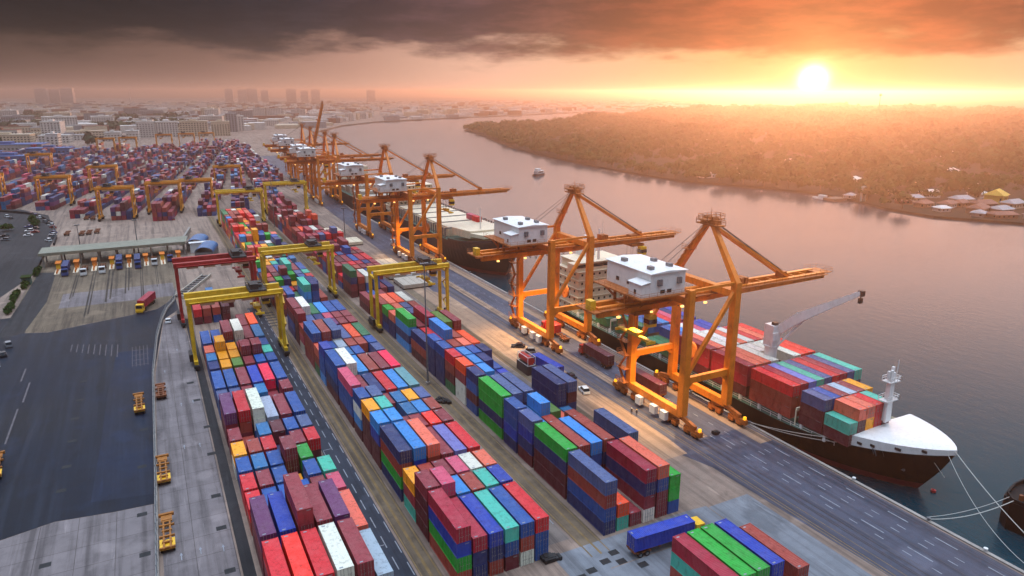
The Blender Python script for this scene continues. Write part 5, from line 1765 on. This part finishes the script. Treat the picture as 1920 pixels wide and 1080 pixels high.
MB().box(15.0, 24.6, 364.0, 367.6, 4.603, 4.9).build('roof', 'white', o)
m = MB(); m.beam((12.2, 385, 1.2), (19, 425, 1.2), 1.0, 2.4); tag(m.build('retaining_wall', 'concrete'), 'grey wall running from the end of the gate canopy past the sheds', 'wall')
# the pale gangway-like frame lying under the red gantry
lf = thing('ladder_frame', 'pale steel ladder frame lying slantwise on the ground under the red gantry', 'frame', (12, 298, 0), R(-22))
m = MB()
m.box(-1.9, -1.5, -17, 17, 0.2, 1.1); m.box(1.5, 1.9, -17, 17, 0.2, 1.1)
m.build('side_beam', 'slab', lf)
for k in range(10):
    y = -15 + k * 3.3
    MB().box(-1.48, 1.48, y - 0.3, y + 0.3, 0.4, 0.9).build('rung', 'steel', lf)

# ------------------------------------------------------------------ pale slab stacks beside the quayside block
for k, (x, y, lab) in enumerate(((90.2, 262, 'pale speckled hatch cover lying by the quay road, nearest of the slabs'), (90.0, 279, 'pale speckled hatch cover, second of the row of slabs'), (88.6, 297, 'pale speckled hatch cover, third of the row of slabs'), (87.6, 352, 'cream hatch cover beyond the speckled three, nearer of two'), (85.6, 384, 'cream hatch cover beyond the speckled three, farther of two'))):
    s_ = thing('hatch_cover', lab, 'hatch cover', (x, y, 0), R(0))
    m = MB(); m.box(-5.2, 6.8, -6.4, 6.4, 0.5, 1.9); m.build('panel', 'slab' if k < 3 else 'cream', s_)
    m = MB()
    for q in range(4):
        m.box(-5.3, 6.9, -6.0 + q * 3.8, -5.5 + q * 3.8, 0.0, 0.5)
    m.build('bearer', 'dark', s_)
    m = MB()
    for q in range(5):
        m.box(-4.6 + q * 2.6, -4.2 + q * 2.6, -6.2, 6.2, 1.9, 2.0)
    m.build('stiffener', 'slab' if k < 3 else 'cream', s_)
# tank container on its frame near the quay
tk = thing('tank_container', 'bright red tank container at the edge of the quayside block', 'tank', (86.8, 157.6, 2.64))
m = MB().tube((1.22, 0.3, 1.25), (1.22, 5.7, 1.25), 1.12, 18); m.build('tank', 'cabred', tk)
m = MB()
for x in (0.06, 2.38):
    for z in (0.06, 2.5):
        m.beam((x, 0, z), (x, 6.06, z), 0.12, 0.12)
    for y in (0.06, 6.0):
        m.beam((x, y, 0), (x, y, 2.55), 0.12, 0.12)
for y in (0.06, 6.0):
    for z in (0.06, 2.5):
        m.beam((0, y, z), (2.44, y, z), 0.12, 0.12)
m.build('frame', 'white', tk)
m = MB().box(86.7, 89.4, 157.4, 163.9, 0.02, 2.62); o = m.build('generator_box', 'navy'); tag(o, 'dark box carrying the red tank container', 'box')

# ------------------------------------------------------------------ light poles
def pole(x, y, h, lab, heads=True):
    p = thing('light_pole', lab, 'light pole', (x, y, 0), 0)
    MB().tube((0, 0, 0), (0, 0, h), 0.28, 10, 0.13).build('mast', 'steel', p)
    b_ = MB().box(-0.5, 0.5, -0.5, 0.5, 0, 0.7); b_.build('footing', 'concrete', p)
    m = MB(); m.box(-1.1, 1.1, -0.12, 0.12, h - 0.3, h - 0.05)
    for q in (-0.9, -0.3, 0.3, 0.9):
        m.box(q - 0.22, q + 0.22, -0.5, 0.5, h - 0.05, h + 0.15)
    m.build('lamp_head', 'steel', p)
pole(60.4, 164.7, 33, 'tall slim pale light pole between the middle and quayside blocks')
pole(63.2, 418, 30, 'light pole at the far end beside the quayside block')
pole(81.6, 330, 22, 'light pole among the stacks near the cream hatch covers')
pole(-6.8, 376, 16, 'thin light pole behind the middle of the gate canopy')
pole(-30.6, 380, 15, 'thin light pole behind the car park end of the gate canopy')
pole(2, 660, 30, 'hazy light pole between far container rows')

# ------------------------------------------------------------------ two people by the crane rail
def person(x, y, rz, lab, shirt, stride):
    t = thing('person', lab, 'person', (x, y, 0), rz)
    me = bpy.data.meshes.new('body')
    J = [(0, 0, 0.95), (0, 0, 1.22), (0, 0.01, 1.42), (0, 0.01, 1.52), (0, 0.02, 1.66),
         (-0.1, 0, 0.9), (-0.11, stride * 0.5 + 0.03, 0.5), (-0.11, stride - 0.02, 0.08), (-0.11, stride + 0.14, 0.04),
         (0.1, 0, 0.9), (0.11, -stride * 0.35 + 0.03, 0.5), (0.11, -stride - 0.02, 0.08), (0.11, -stride + 0.13, 0.04),
         (-0.19, 0, 1.40), (-0.25, -0.04, 1.12), (-0.24, 0.08, 0.88), (0.19, 0, 1.40), (0.25, 0.0, 1.12), (0.24, 0.10, 0.88), (-0.23, 0.11, 0.78), (0.23, 0.13, 0.78)]
    E_ = [(0, 1), (1, 2), (2, 3), (3, 4), (0, 5), (5, 6), (6, 7), (7, 8), (0, 9), (9, 10), (10, 11), (11, 12), (2, 13), (13, 14), (14, 15), (2, 16), (16, 17), (17, 18), (15, 19), (18, 20)]
    RR = [0.15, 0.14, 0.15, 0.055, 0.10, 0.10, 0.07, 0.05, 0.045, 0.10, 0.07, 0.05, 0.045, 0.065, 0.048, 0.036, 0.065, 0.048, 0.036, 0.035, 0.035]
    me.from_pydata(J, E_, [])
    o = link('body', me, t)
    me.materials.append(M[shirt])
    md = o.modifiers.new('skin', 'SKIN')
    for v, r_ in zip(me.skin_vertices[0].data, RR):
        v.radius = (r_, r_ * 0.8)
    me.skin_vertices[0].data[0].use_root = True
    sb = o.modifiers.new('sub', 'SUBSURF'); sb.levels = sb.render_levels = 1
    b = bmesh.new(); bmesh.ops.create_uvsphere(b, u_segments=12, v_segments=8, radius=0.108)
    bmesh.ops.translate(b, verts=b.verts, vec=(0, 0.02, 1.69))
    m_ = bpy.data.meshes.new('head'); b.to_mesh(m_); b.free(); m_.materials.append(M['skin'])
    link('head', m_, t)
    b = bmesh.new(); bmesh.ops.create_uvsphere(b, u_segments=12, v_segments=8, radius=0.122)
    bmesh.ops.translate(b, verts=b.verts, vec=(0, 0.0, 1.72))
    bmesh.ops.delete(b, geom=[v for v in b.verts if v.co.z < 1.70], context='VERTS')
    m_ = bpy.data.meshes.new('helmet'); b.to_mesh(m_); b.free(); m_.materials.append(M['cabyellow' if shirt == 'vest' else 'cabwhite'])
    link('helmet', m_, t)
person(97.5, 124.9, R(150), 'person in dark clothes standing by the crane rail, farther one of the two', 'cloth', 0.10)
person(98.1, 123.7, R(-40), 'person in dusky work clothes by the crane rail, nearer one of the two', 'vest', 0.16)
# small site clutter on the quay and between the blocks
for k, (x, y, s) in enumerate(((60.2, 152, 1.4), (58.9, 153.4, 1.0), (52.6, 86.5, 1.3), (51.6, 86.9, 0.9), (108.4, 108, 0.7))):
    m = MB(); r_ = random.Random(k)
    for q in range(6):
        a = r_.uniform(0, 6.28); d = r_.uniform(0, s)
        m.cbox(x + math.cos(a) * d, y + math.sin(a) * d, 0.35 + r_.uniform(0, 0.3), r_.uniform(0.4, 1.2), r_.uniform(0.4, 1.4), r_.uniform(0.4, 0.7))
    m.cbox(x, y, 0.3, s * 1.5, s * 1.2, 0.5)
    tag(m.build('scrap_pile', 'dark'), 'small dark heap of gear ' + ('on the lane beside the tall light pole' if k < 2 else ('at the near end of the middle block' if k < 4 else 'on the quay near the crane rail')), 'gear', 'heaps of gear %d' % (0 if k < 2 else 1 if k < 4 else 2))
# ------------------------------------------------------------------ trees
def crown_data(r_, n, rx, rz, leaf):
    """leaf clumps spread over several lobes: positions, normals and sizes"""
    lobes = [(r_.uniform(-0.5, 0.5) * rx, r_.uniform(-0.5, 0.5) * rx, r_.uniform(0.25, 0.8) * rz, r_.uniform(0.38, 0.62)) for _ in range(7)]
    out = []
    for k in range(n):
        lx, ly, lz, lr = r_.choice(lobes)
        a, e = r_.uniform(0, 6.283), r_.uniform(-0.75, 1)
        ce = math.sqrt(1 - e * e)
        rr = lr * r_.uniform(0.75, 1.08)
        c = Vector((lx + math.cos(a) * ce * rx * rr, ly + math.sin(a) * ce * rx * rr, lz + e * rz * rr * 0.75))
        nrm = Vector((math.cos(a) * ce, math.sin(a) * ce, e + 0.35)).normalized()
        u_ = nrm.orthogonal().normalized()
        u_.rotate(Matrix.Rotation(r_.uniform(0, 6.28), 3, nrm))
        v_ = nrm.cross(u_)
        s = leaf * r_.uniform(0.6, 1.3)
        out.append((c, u_ * s, v_ * s * r_.uniform(0.5, 1.0)))
    return out
CROWNS = {}
def crown_arr(kind, seed, n, leaf):
    key = (kind, seed, n)
    if key not in CROWNS:
        r_ = random.Random(seed * 31 + n)
        Q = []
        for c, u_, v_ in crown_data(r_, n, 1.0, {'round': 1.0, 'tall': 1.5}[kind], leaf):
            Q += [c - u_ - v_ * 0.4, c + u_ * 0.2 - v_, c + u_, c - u_ * 0.3 + v_]
        CROWNS[key] = np.array([tuple(q) for q in Q], dtype=np.float32)
    return CROWNS[key]
def inside(x, y, P):
    r_ = False
    j = len(P) - 1
    for i in range(len(P)):
        if (P[i][1] > y) != (P[j][1] > y) and x < (P[j][0] - P[i][0]) * (y - P[i][1]) / (P[j][1] - P[i][1]) + P[i][0]:
            r_ = not r_
        j = i
    return r_
def forest(name, spots, mat, label):
    V_ = []
    for (x, y, z, r_, seed, n, leaf) in spots:
        A_ = crown_arr('round', seed, n, leaf)
        s = np.array((r_, r_, r_ * rng.uniform(0.8, 1.25)), dtype=np.float32)
        V_.append(A_ * s + np.array((x, y, z), dtype=np.float32))
    V_ = np.concatenate(V_)
    me = bpy.data.meshes.new(name)
    nq = len(V_) // 4
    me.vertices.add(len(V_)); me.vertices.foreach_set('co', V_.ravel())
    me.loops.add(nq * 4); me.loops.foreach_set('vertex_index', np.arange(nq * 4, dtype=np.int32))
    me.polygons.add(nq); me.polygons.foreach_set('loop_start', np.arange(nq, dtype=np.int32) * 4)
    me.materials.append(M[mat])
    me.update(calc_edges=True)
    o = link(name, me)
    tag(o, label, 'woodland', None, 'stuff')
    return o
HOUSES = [(474, 285, 8, 7, 4, 'white', 'b_white', 'white walled hut on the bank below the yellow tiered roof'), (506, 292, 9, 8, 5, 'rust', 'b_brown', 'brown hut tucked behind the upstream huts of the village'), (533, 272, 14, 9, 6, 'h', 'b_cream', 'cream house behind the yellow tiered roof'),
          (560, 312, 12, 9, 6, 'white', 'b_white', 'white house alone in the clearing inland of the village'), (482, 318, 9, 7, 4, 'rust', 'b_rust', 'rust roofed hut between the landing and the village'), (610, 350, 14, 10, 6, 'white', 'b_white', 'white roof inland, half hidden by crowns'),
          (580, 470, 12, 9, 6, 'h', 'b_grey', 'grey roof inland of the big rounded tree clump'), (480, 302, 10, 8, 5, 'rust', 'b_brown', 'rust roofed hut at the upstream end of the riverside village'), (476, 262, 9, 7, 4, 'h', 'b_grey', 'small grey stilt hut standing over the water'), (530, 330, 12, 9, 6, 'white', 'b_white', 'white house in a clearing above the village'), (500, 322, 10, 8, 5, 'h', 'b_cream', 'cream hut between the village and the landing'), (467, 505, 14, 9, 5, 'white', 'b_white', 'low white shed on the far bank by the dense trees'), (520, 517, 16, 9, 5, 'white', 'b_white', 'long pale roof among the trees of the far bank'), (471, 354, 7, 6, 4, 'h', 'b_white', 'small pale hut at the water by the landing'),
          (516, 357, 12, 9, 5, 'h', 'b_cream', 'cream house set back from the landing'), (494, 294, 11, 9, 5, 'rust', 'b_white', 'white roofed house in the riverside village'), (489, 270, 14, 10, 6, 'rust', 'b_brown', 'brown roofed house in the riverside village'),
          (502, 263, 12, 10, 5, 'h', 'b_grey', 'grey roofed house in the riverside village'), (520, 300, 12, 10, 6, 'h', 'b_white', 'bright pale house behind the riverside village'), (512, 280, 14, 9, 6, 'rust', 'b_rust', 'rust roofed house behind the riverside village'),
          (545, 290, 12, 12, 10, 'y', 'b_yellow', 'yellow tiered roof rising behind the riverside village'), (484, 252, 15, 9, 4, 'rust', 'b_brown', 'long brown stilt house at the water edge'), (500, 240, 15, 9, 5, 'h', 'b_grey', 'grey stilt house at the right end of the village'),
          (530, 250, 12, 9, 5, 'rust', 'b_rust', 'rust roofed house in the trees beyond the stilt houses'), (905, 546, 40, 14, 6, 'white', 'b_white', 'long white building far inland amid the trees'), (830, 900, 18, 12, 6, 'white', 'b_white', 'pale inland building near the sun glare'),
          (640, 560, 18, 12, 6, 'h', 'b_white', 'pale roof in the woods left of the sun glare'), (560, 420, 13, 10, 5, 'white', 'b_white', 'white roof in the woods above the landing'), (590, 380, 12, 10, 6, 'h', 'b_cream', 'cream house in the woods above the landing'),
          (700, 420, 16, 10, 6, 'white', 'b_white', 'pale roof far in the woods above the village'), (620, 300, 14, 10, 6, 'h', 'b_grey', 'grey roof far in the woods behind the village')]
spots = []
def clear(x, y, r_):
    for h in HOUSES:
        if abs(x - h[0]) < h[2] / 2 + r_ * 0.7 and abs(y - h[1]) < h[3] / 2 + r_ * 0.7:
            return False
    return True
cwid = 0
def in_view(x, y, pad=0.06):
    a = math.atan2(x, y)
    return R(27.455 - 36) - pad < a < R(27.455 + 36) + pad
ring = [(0, 360, 0.026, 3.6, 10.5), (360, 900, 0.009, 6, 14), (900, 2200, 0.0022, 10, 18)]
def bank_x(y):
    P = far_poly[5:27]
    for (x0, y0), (x1, y1) in zip(P, P[1:]):
        if y1 <= y <= y0:
            return x0 + (x1 - x0) * (y - y0) / (y1 - y0 if y1 != y0 else 1)
    return 470
cnt = 0
for d0, d1, dens, ra, rb in ring:
    area_pts = int((d1 - d0) * 1700 * dens)
    for k in range(area_pts * 3):
        y = rng.uniform(60, 2300)
        x = 400 + rng.uniform(0, 2900)
        d = x - bank_x(max(61, min(1430, y))) if y < 1430 else (x - 640)
        if not (d0 <= d < d1) or not in_view(x, y):
            continue
        if rng.random() > 0.62 or not inside(x, y, far_poly):
            continue
        r_ = rng.uniform(ra, rb)
        gp = math.sin(x * 0.031 + 2.0) * math.sin(y * 0.027 + 0.6) + 0.5 * math.sin(x * 0.011 - y * 0.017)
        if gp > 0.86 and d > 25: continue
        r_ *= 1.0 - 0.25 * max(-1, min(1, gp))
        if 225 < y < 315 and d < 75 and rng.random() < 0.8: continue
        if d < 2 or not clear(x, y, r_):
            continue
        n = 90 if d < 360 else (46 if d < 900 else 26)
        lf = 0.20 if n == 90 else (0.30 if n == 46 else 0.42)
        spots.append((x, y, -1.6 + r_ * 0.35, r_, rng.randint(0, 7), n, lf))
forest('woodland', spots, 'leaf', 'dense green woodland covering the far bank of the river')
spots = []
for k in range(1500):
    y = rng.uniform(1150, 2600)
    x = rng.uniform(-420, 160)
    if y < 1500 and x > -60: continue
    if math.sin(x * 0.021 + 1.0) + math.sin(y * 0.012) < 0.35 or not in_view(x, y): continue
    spots.append((x, y, 3, rng.uniform(7, 12), rng.randint(0, 7), 26, 0.42))
forest('tree_belt', spots, 'leafd', 'dark belt of trees beyond the far container yard')
# individual trees along the water
def tree(x, y, r_, h, seed, lab, grp, mat='leaf'):
    t = thing('riverside_tree', lab, 'tree', (x, y, -1.6), 0, grp)
    m = MB()
    m.tube((0, 0, 0), (0.2, 0.1, h * 0.5), 0.45, 7, 0.25)
    for q in range(4):
        a = q * 1.6 + seed
        m.tube((0.2, 0.1, h * 0.42), (0.2 + math.cos(a) * r_ * 0.5, 0.1 + math.sin(a) * r_ * 0.5, h * 0.75), 0.22, 5, 0.08)
    m.build('trunk', 'trunk', t)
    A_ = crown_arr('round', seed % 8, 170, 0.16) * np.array((r_, r_, h * 0.42), dtype=np.float32) + np.array((0, 0, h * 0.40), dtype=np.float32)
    me = bpy.data.meshes.new('crown')
    me.from_pydata([tuple(v) for v in A_], [], [(k, k + 1, k + 2, k + 3) for k in range(0, len(A_), 4)])
    me.materials.append(M[mat])
    link('crown', me, t)
k = 0
for i in range(7, 23):
    (x0, y0), (x1, y1) = far_poly[i], far_poly[i + 1]
    L_ = math.hypot(x1 - x0, y1 - y0)
    n = max(1, int(L_ / 17))
    for q in range(n):
        s = (q + rng.uniform(0.1, 0.9)) / n
        x, y = x0 + (x1 - x0) * s + rng.uniform(5, 9), y0 + (y1 - y0) * s
        if not in_view(x, y) or not clear(x, y, 6) or (232 < y < 300 and rng.random() < 0.7): continue
        k += 1
        tree(x, y, rng.uniform(5.5, 9.5), rng.uniform(8, 15), k, 'leafy tree leaning over the water on the far bank', 'trees lining the far bank')
for k2, (x, y, r_, h, lab) in enumerate(((452, 472, 12, 17, 'big rounded tree clump on the far bank below the sun glare'), (490, 355, 12, 18, 'big tree standing right behind the landing on the far bank'), (495, 226, 12, 15, 'dark tree clump at the edge of the picture beside the stilt houses'))):
    tree(x, y, r_, h, 60 + k2, lab, None)

# ------------------------------------------------------------------ houses on the far bank
for (x, y, w, d, h, rt_, wl, lab) in HOUSES:
    t = thing('house', lab, 'house', (x, y, -1.6), R(rng.uniform(-25, 25)))
    rm_ = {'white': 'b_white', 'h': 'b_grey', 'rust': 'b_rust', 'y': 'b_yellow'}[rt_]
    MB().box(-w / 2, w / 2, -d / 2, d / 2, 0, h * 0.6).build('wall', wl, t)
    m = MB(); o_ = 0.9
    e = h * 0.6
    m.hexa([(-w / 2 - o_, -d / 2 - o_, e), (w / 2 + o_, -d / 2 - o_, e), (w / 2 + o_, d / 2 + o_, e), (-w / 2 - o_, d / 2 + o_, e), (-w / 2 + 1.2, -0.2, h), (w / 2 - 1.2, -0.2, h), (w / 2 - 1.2, 0.2, h), (-w / 2 + 1.2, 0.2, h)])
    m.build('roof', rm_, t)
    m = MB()
    for q in range(max(2, int(w / 3.5))):
        xx = -w / 2 + 1.6 + q * 3.2
        if xx + 1 < w / 2:
            m.box(xx, xx + 1.1, -d / 2 - 0.05, -d / 2 + 0.03, h * 0.18, h * 0.42)
            m.box(-w / 2 - 0.05, -w / 2 + 0.03, -d / 2 + 1, -d / 2 + 2.2, h * 0.18, h * 0.42)
    m.build('window', 'glass', t)
m = MB(); m.box(452, 466, 352, 362, -3.4, -1.1)
o = m.build('landing_stage', 'wood'); tag(o, 'low wooden landing stage at the foot of the riverside trees', 'jetty')
tw = thing('gate_tower', 'pale twin-posted frame standing at the landing on the far bank', 'frame', (466, 339, -1.6))
for x in (-1.8, 1.8):
    MB().box(x - 0.5, x + 0.5, -0.5, 0.5, 0, 10).build('post', 'b_white', tw)
MB().box(-2.4, 2.4, -0.6, 0.6, 10, 10.8).build('lintel', 'b_white', tw)
m = MB(); m.prism([(-2, -6), (2, -6), (2, 4), (0, 8), (-2, 4)], -3.3, -1.9); m.box(-1.5, 1.5, -4, 2, -1.9, 0.2)
o = m.build('moored_boat', 'b_white'); o.location = (455, 366, 0); tag(o, 'small pale boat tied up beside the landing on the far bank', 'boat')
m = MB(); m.tube((1650, 1190, -1.6), (1650, 1190, 74), 1.2, 6, 0.5); m.box(1646, 1654, 1189, 1191, 67, 72)
tag(m.build('radio_mast', 'dark'), 'lone dark mast on the skyline right of the sun', 'mast')
m = MB(); m.tube((-10, 2700, 0), (-10, 2700, 88), 1.6, 6, 0.5)
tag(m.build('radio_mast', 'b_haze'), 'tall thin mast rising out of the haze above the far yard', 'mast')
m = MB(); m.tube((780, 2680, 0), (780, 2680, 88), 1.5, 6, 0.5)
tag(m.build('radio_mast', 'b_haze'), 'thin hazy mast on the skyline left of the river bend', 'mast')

# ------------------------------------------------------------------ the city
WMESH = [MB().box(-1.1, 1.1, -0.08, 0.03, 0, 1.6).mesh('window', 'glass'), MB().box(-0.03, 0.08, -1.1, 1.1, 0, 1.6).mesh('window', 'glass')]
def block(name, x, y, w, d, h, wm, lab, grp, rz=0, roofm=None, storey=3.3, wins=True):
    t = thing(name, lab, 'building', (x, y, 0), rz, grp)
    m = MB().box(-w / 2, w / 2, -d / 2, d / 2, 0, h)
    spots_ = []
    n = max(2, int(w / 4.2))
    f_ = max(1, int((h - 1) / storey))
    nd_ = max(1, int(d / 4.5))
    for i in range(f_):
        z = 1.2 + i * storey
        spots_ += [(0, -w / 2 + (q + 0.5) * w / n, -d / 2, z) for q in range(n)]
        spots_ += [(1, w / 2, -d / 2 + (q + 0.5) * d / nd_, z) for q in range(nd_)]
    if not wins:       # too far to tell one window from the next: they stay a pattern of the wall
        for k_, a_, b_, z in spots_:
            if k_ == 0:
                m.box(a_ - 1.1, a_ + 1.1, b_ - 0.08, b_ + 0.03, z, z + 1.6, 1)
    m.build('wall', [wm, 'glass'], t)
    m = MB(); m.box(-w / 2 - 0.4, w / 2 + 0.4, -d / 2 - 0.4, d / 2 + 0.4, h + 0.003, h + 0.9)
    m.box(-w * 0.15, w * 0.1, -d * 0.2, d * 0.2, h + 0.9, h + 3.5)
    m.build('roof', roofm or wm, t)
    if wins:
        for k_, a_, b_, z in spots_[:99]:
            link('window', WMESH[k_], t).location = (a_, b_, z)
block('apartment_block', 12, 1345, 26, 14, 26, 'b_white', 'cream apartment slab, first of the pale row beyond the far yard', None, R(-10))
block('apartment_block', 44, 1350, 34, 14, 25, 'b_white', 'cream apartment slab, second of the pale row beyond the far yard', None, R(-8))
block('apartment_block', 86, 1352, 44, 14, 25, 'b_cream', 'long apartment slab in the middle of the pale row', None, R(-7))
block('apartment_block', 128, 1345, 30, 14, 24, 'b_cream', 'apartment slab near the end of the pale row', None, R(-6))
block('apartment_block', 160, 1470, 20, 18, 34, 'b_grey', 'grey apartment tower at the end of the pale row', None, R(-6))
block('apartment_block', 178, 1500, 16, 16, 28, 'b_white', 'narrow white block beside the grey tower', None, R(-6))
block('office_block', -35, 1270, 22, 14, 13, 'b_white', 'white low office in front of the pale row', None, R(-10))
block('office_block', -8, 1285, 18, 12, 14, 'b_white', 'white office with trees before it, by the pale row', None, R(-10))
block('warehouse', -150, 1090, 90, 30, 10, 'b_grey', 'long grey roofed warehouse beyond the amber gantries', None, R(-12), 'b_blue')
block('warehouse', -122, 905, 60, 24, 9, 'b_blue', 'warehouse with a deep blue roof, closest of the warehouses', None, R(-12), 'b_blue')
block('warehouse', -170, 980, 60, 24, 9, 'b_blue', 'warehouse with a blue roof at the edge of the picture', None, R(-12), 'b_blue')
block('warehouse', -95, 1010, 46, 20, 9, 'b_blue', 'warehouse with a blue roof behind the closest one', None, R(-12), 'b_blue')
block('warehouse', -175, 1290, 70, 22, 12, 'b_cream', 'cream warehouse beneath the dark trees', None, R(-12))
block('warehouse', -110, 1260, 40, 18, 11, 'b_white', 'white warehouse beneath the dark trees', None, R(-12))
block('tank_building', -100, 1120, 14, 14, 20, 'b_white', 'small white tower building between warehouses', None, R(-12))
gs = 'hazy city buildings beyond the yard'
def hazy(x, y):
    w, d, h = rng.uniform(18, 60), rng.uniform(12, 26), rng.choice((8, 9, 11, 13, 16, 22, 28))
    wm = rng.choice(('b_white', 'b_white', 'b_cream', 'b_grey', 'b_cream', 'b_white'))
    block('city_building', x, y, w, d, h, wm, 'pale hazy building in the city beyond the far yard', gs, R(rng.uniform(-25, 10)), rng.choice((wm, 'b_rust', 'b_grey')), 3.3, False)
for k in range(95):
    y = rng.uniform(1250, 2300)
    x = rng.uniform(-0.17, 0.20) * y
    if x > 120 + (y - 900) * 0.33 - 60 or (y < 1480 and -60 < x < 200): continue
    if in_view(x, y): hazy(x, y)
for (x, y) in ((455, 1850), (490, 1880), (520, 1960), (470, 1950), (600, 2100), (700, 2160), (820, 2220), (930, 2230), (1050, 2290), (1150, 2350), (430, 1780), (560, 2020), (640, 2230), (760, 2300)):
    block('riverside_building', x + 12, y + 12, rng.uniform(18, 40), 14, rng.uniform(9, 22), rng.choice(('b_white', 'b_cream', 'b_grey')), 'hazy pale building on the shore where the river bends away', 'hazy buildings on the bend', R(-40), None, 3.3, False)
# towers lost in the haze
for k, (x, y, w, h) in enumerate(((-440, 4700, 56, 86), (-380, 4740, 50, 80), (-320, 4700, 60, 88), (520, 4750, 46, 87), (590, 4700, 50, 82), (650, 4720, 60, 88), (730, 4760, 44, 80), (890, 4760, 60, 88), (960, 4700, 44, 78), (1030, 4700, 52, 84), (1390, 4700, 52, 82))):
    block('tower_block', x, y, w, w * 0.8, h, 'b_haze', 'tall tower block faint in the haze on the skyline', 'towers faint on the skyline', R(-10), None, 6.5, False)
# the rest of the city: one mass of low roofs
m = MB()
for k in range(2600):
    y = rng.uniform(1500, 5200)
    x = rng.uniform(-0.2, 0.9) * y
    if inside(x, y, far_poly) or not inside(x, y, near_poly) or not in_view(x, y): continue
    if x > 100 and abs(x - (120 + (y - 900) * 0.40)) < 40: continue
    w, d, h = rng.uniform(12, 50), rng.uniform(10, 40), rng.uniform(5, 14)
    m.box(x - w / 2, x + w / 2, y - d / 2, y + d / 2, 0, h, rng.choice((0, 0, 1, 2, 3)))
o = m.build('distant_city', ['b_white', 'b_cream', 'b_grey', 'b_rust'])
tag(o, 'low pale roofs of the distant city fading into haze', 'city', None, 'stuff')

# ------------------------------------------------------------------ render settings
S.view_settings.view_transform = 'Standard'
S.view_settings.look = 'None'
S.view_settings.exposure = 0.24
S.view_settings.gamma = 1.0
S.render.engine = 'CYCLES'
S.cycles.use_denoising = True
try:
    S.cycles.denoiser = 'OPENIMAGEDENOISE'
except Exception:
    pass
S.cycles.max_bounces = 5
S.cycles.diffuse_bounces = 2
S.cycles.glossy_bounces = 3
S.cycles.volume_bounces = 0
S.cycles.sample_clamp_indirect = 6.0
S.cycles.use_adaptive_sampling = True
S.cycles.adaptive_threshold = 0.02
S.cycles.caustics_reflective = False
S.cycles.caustics_refractive = False
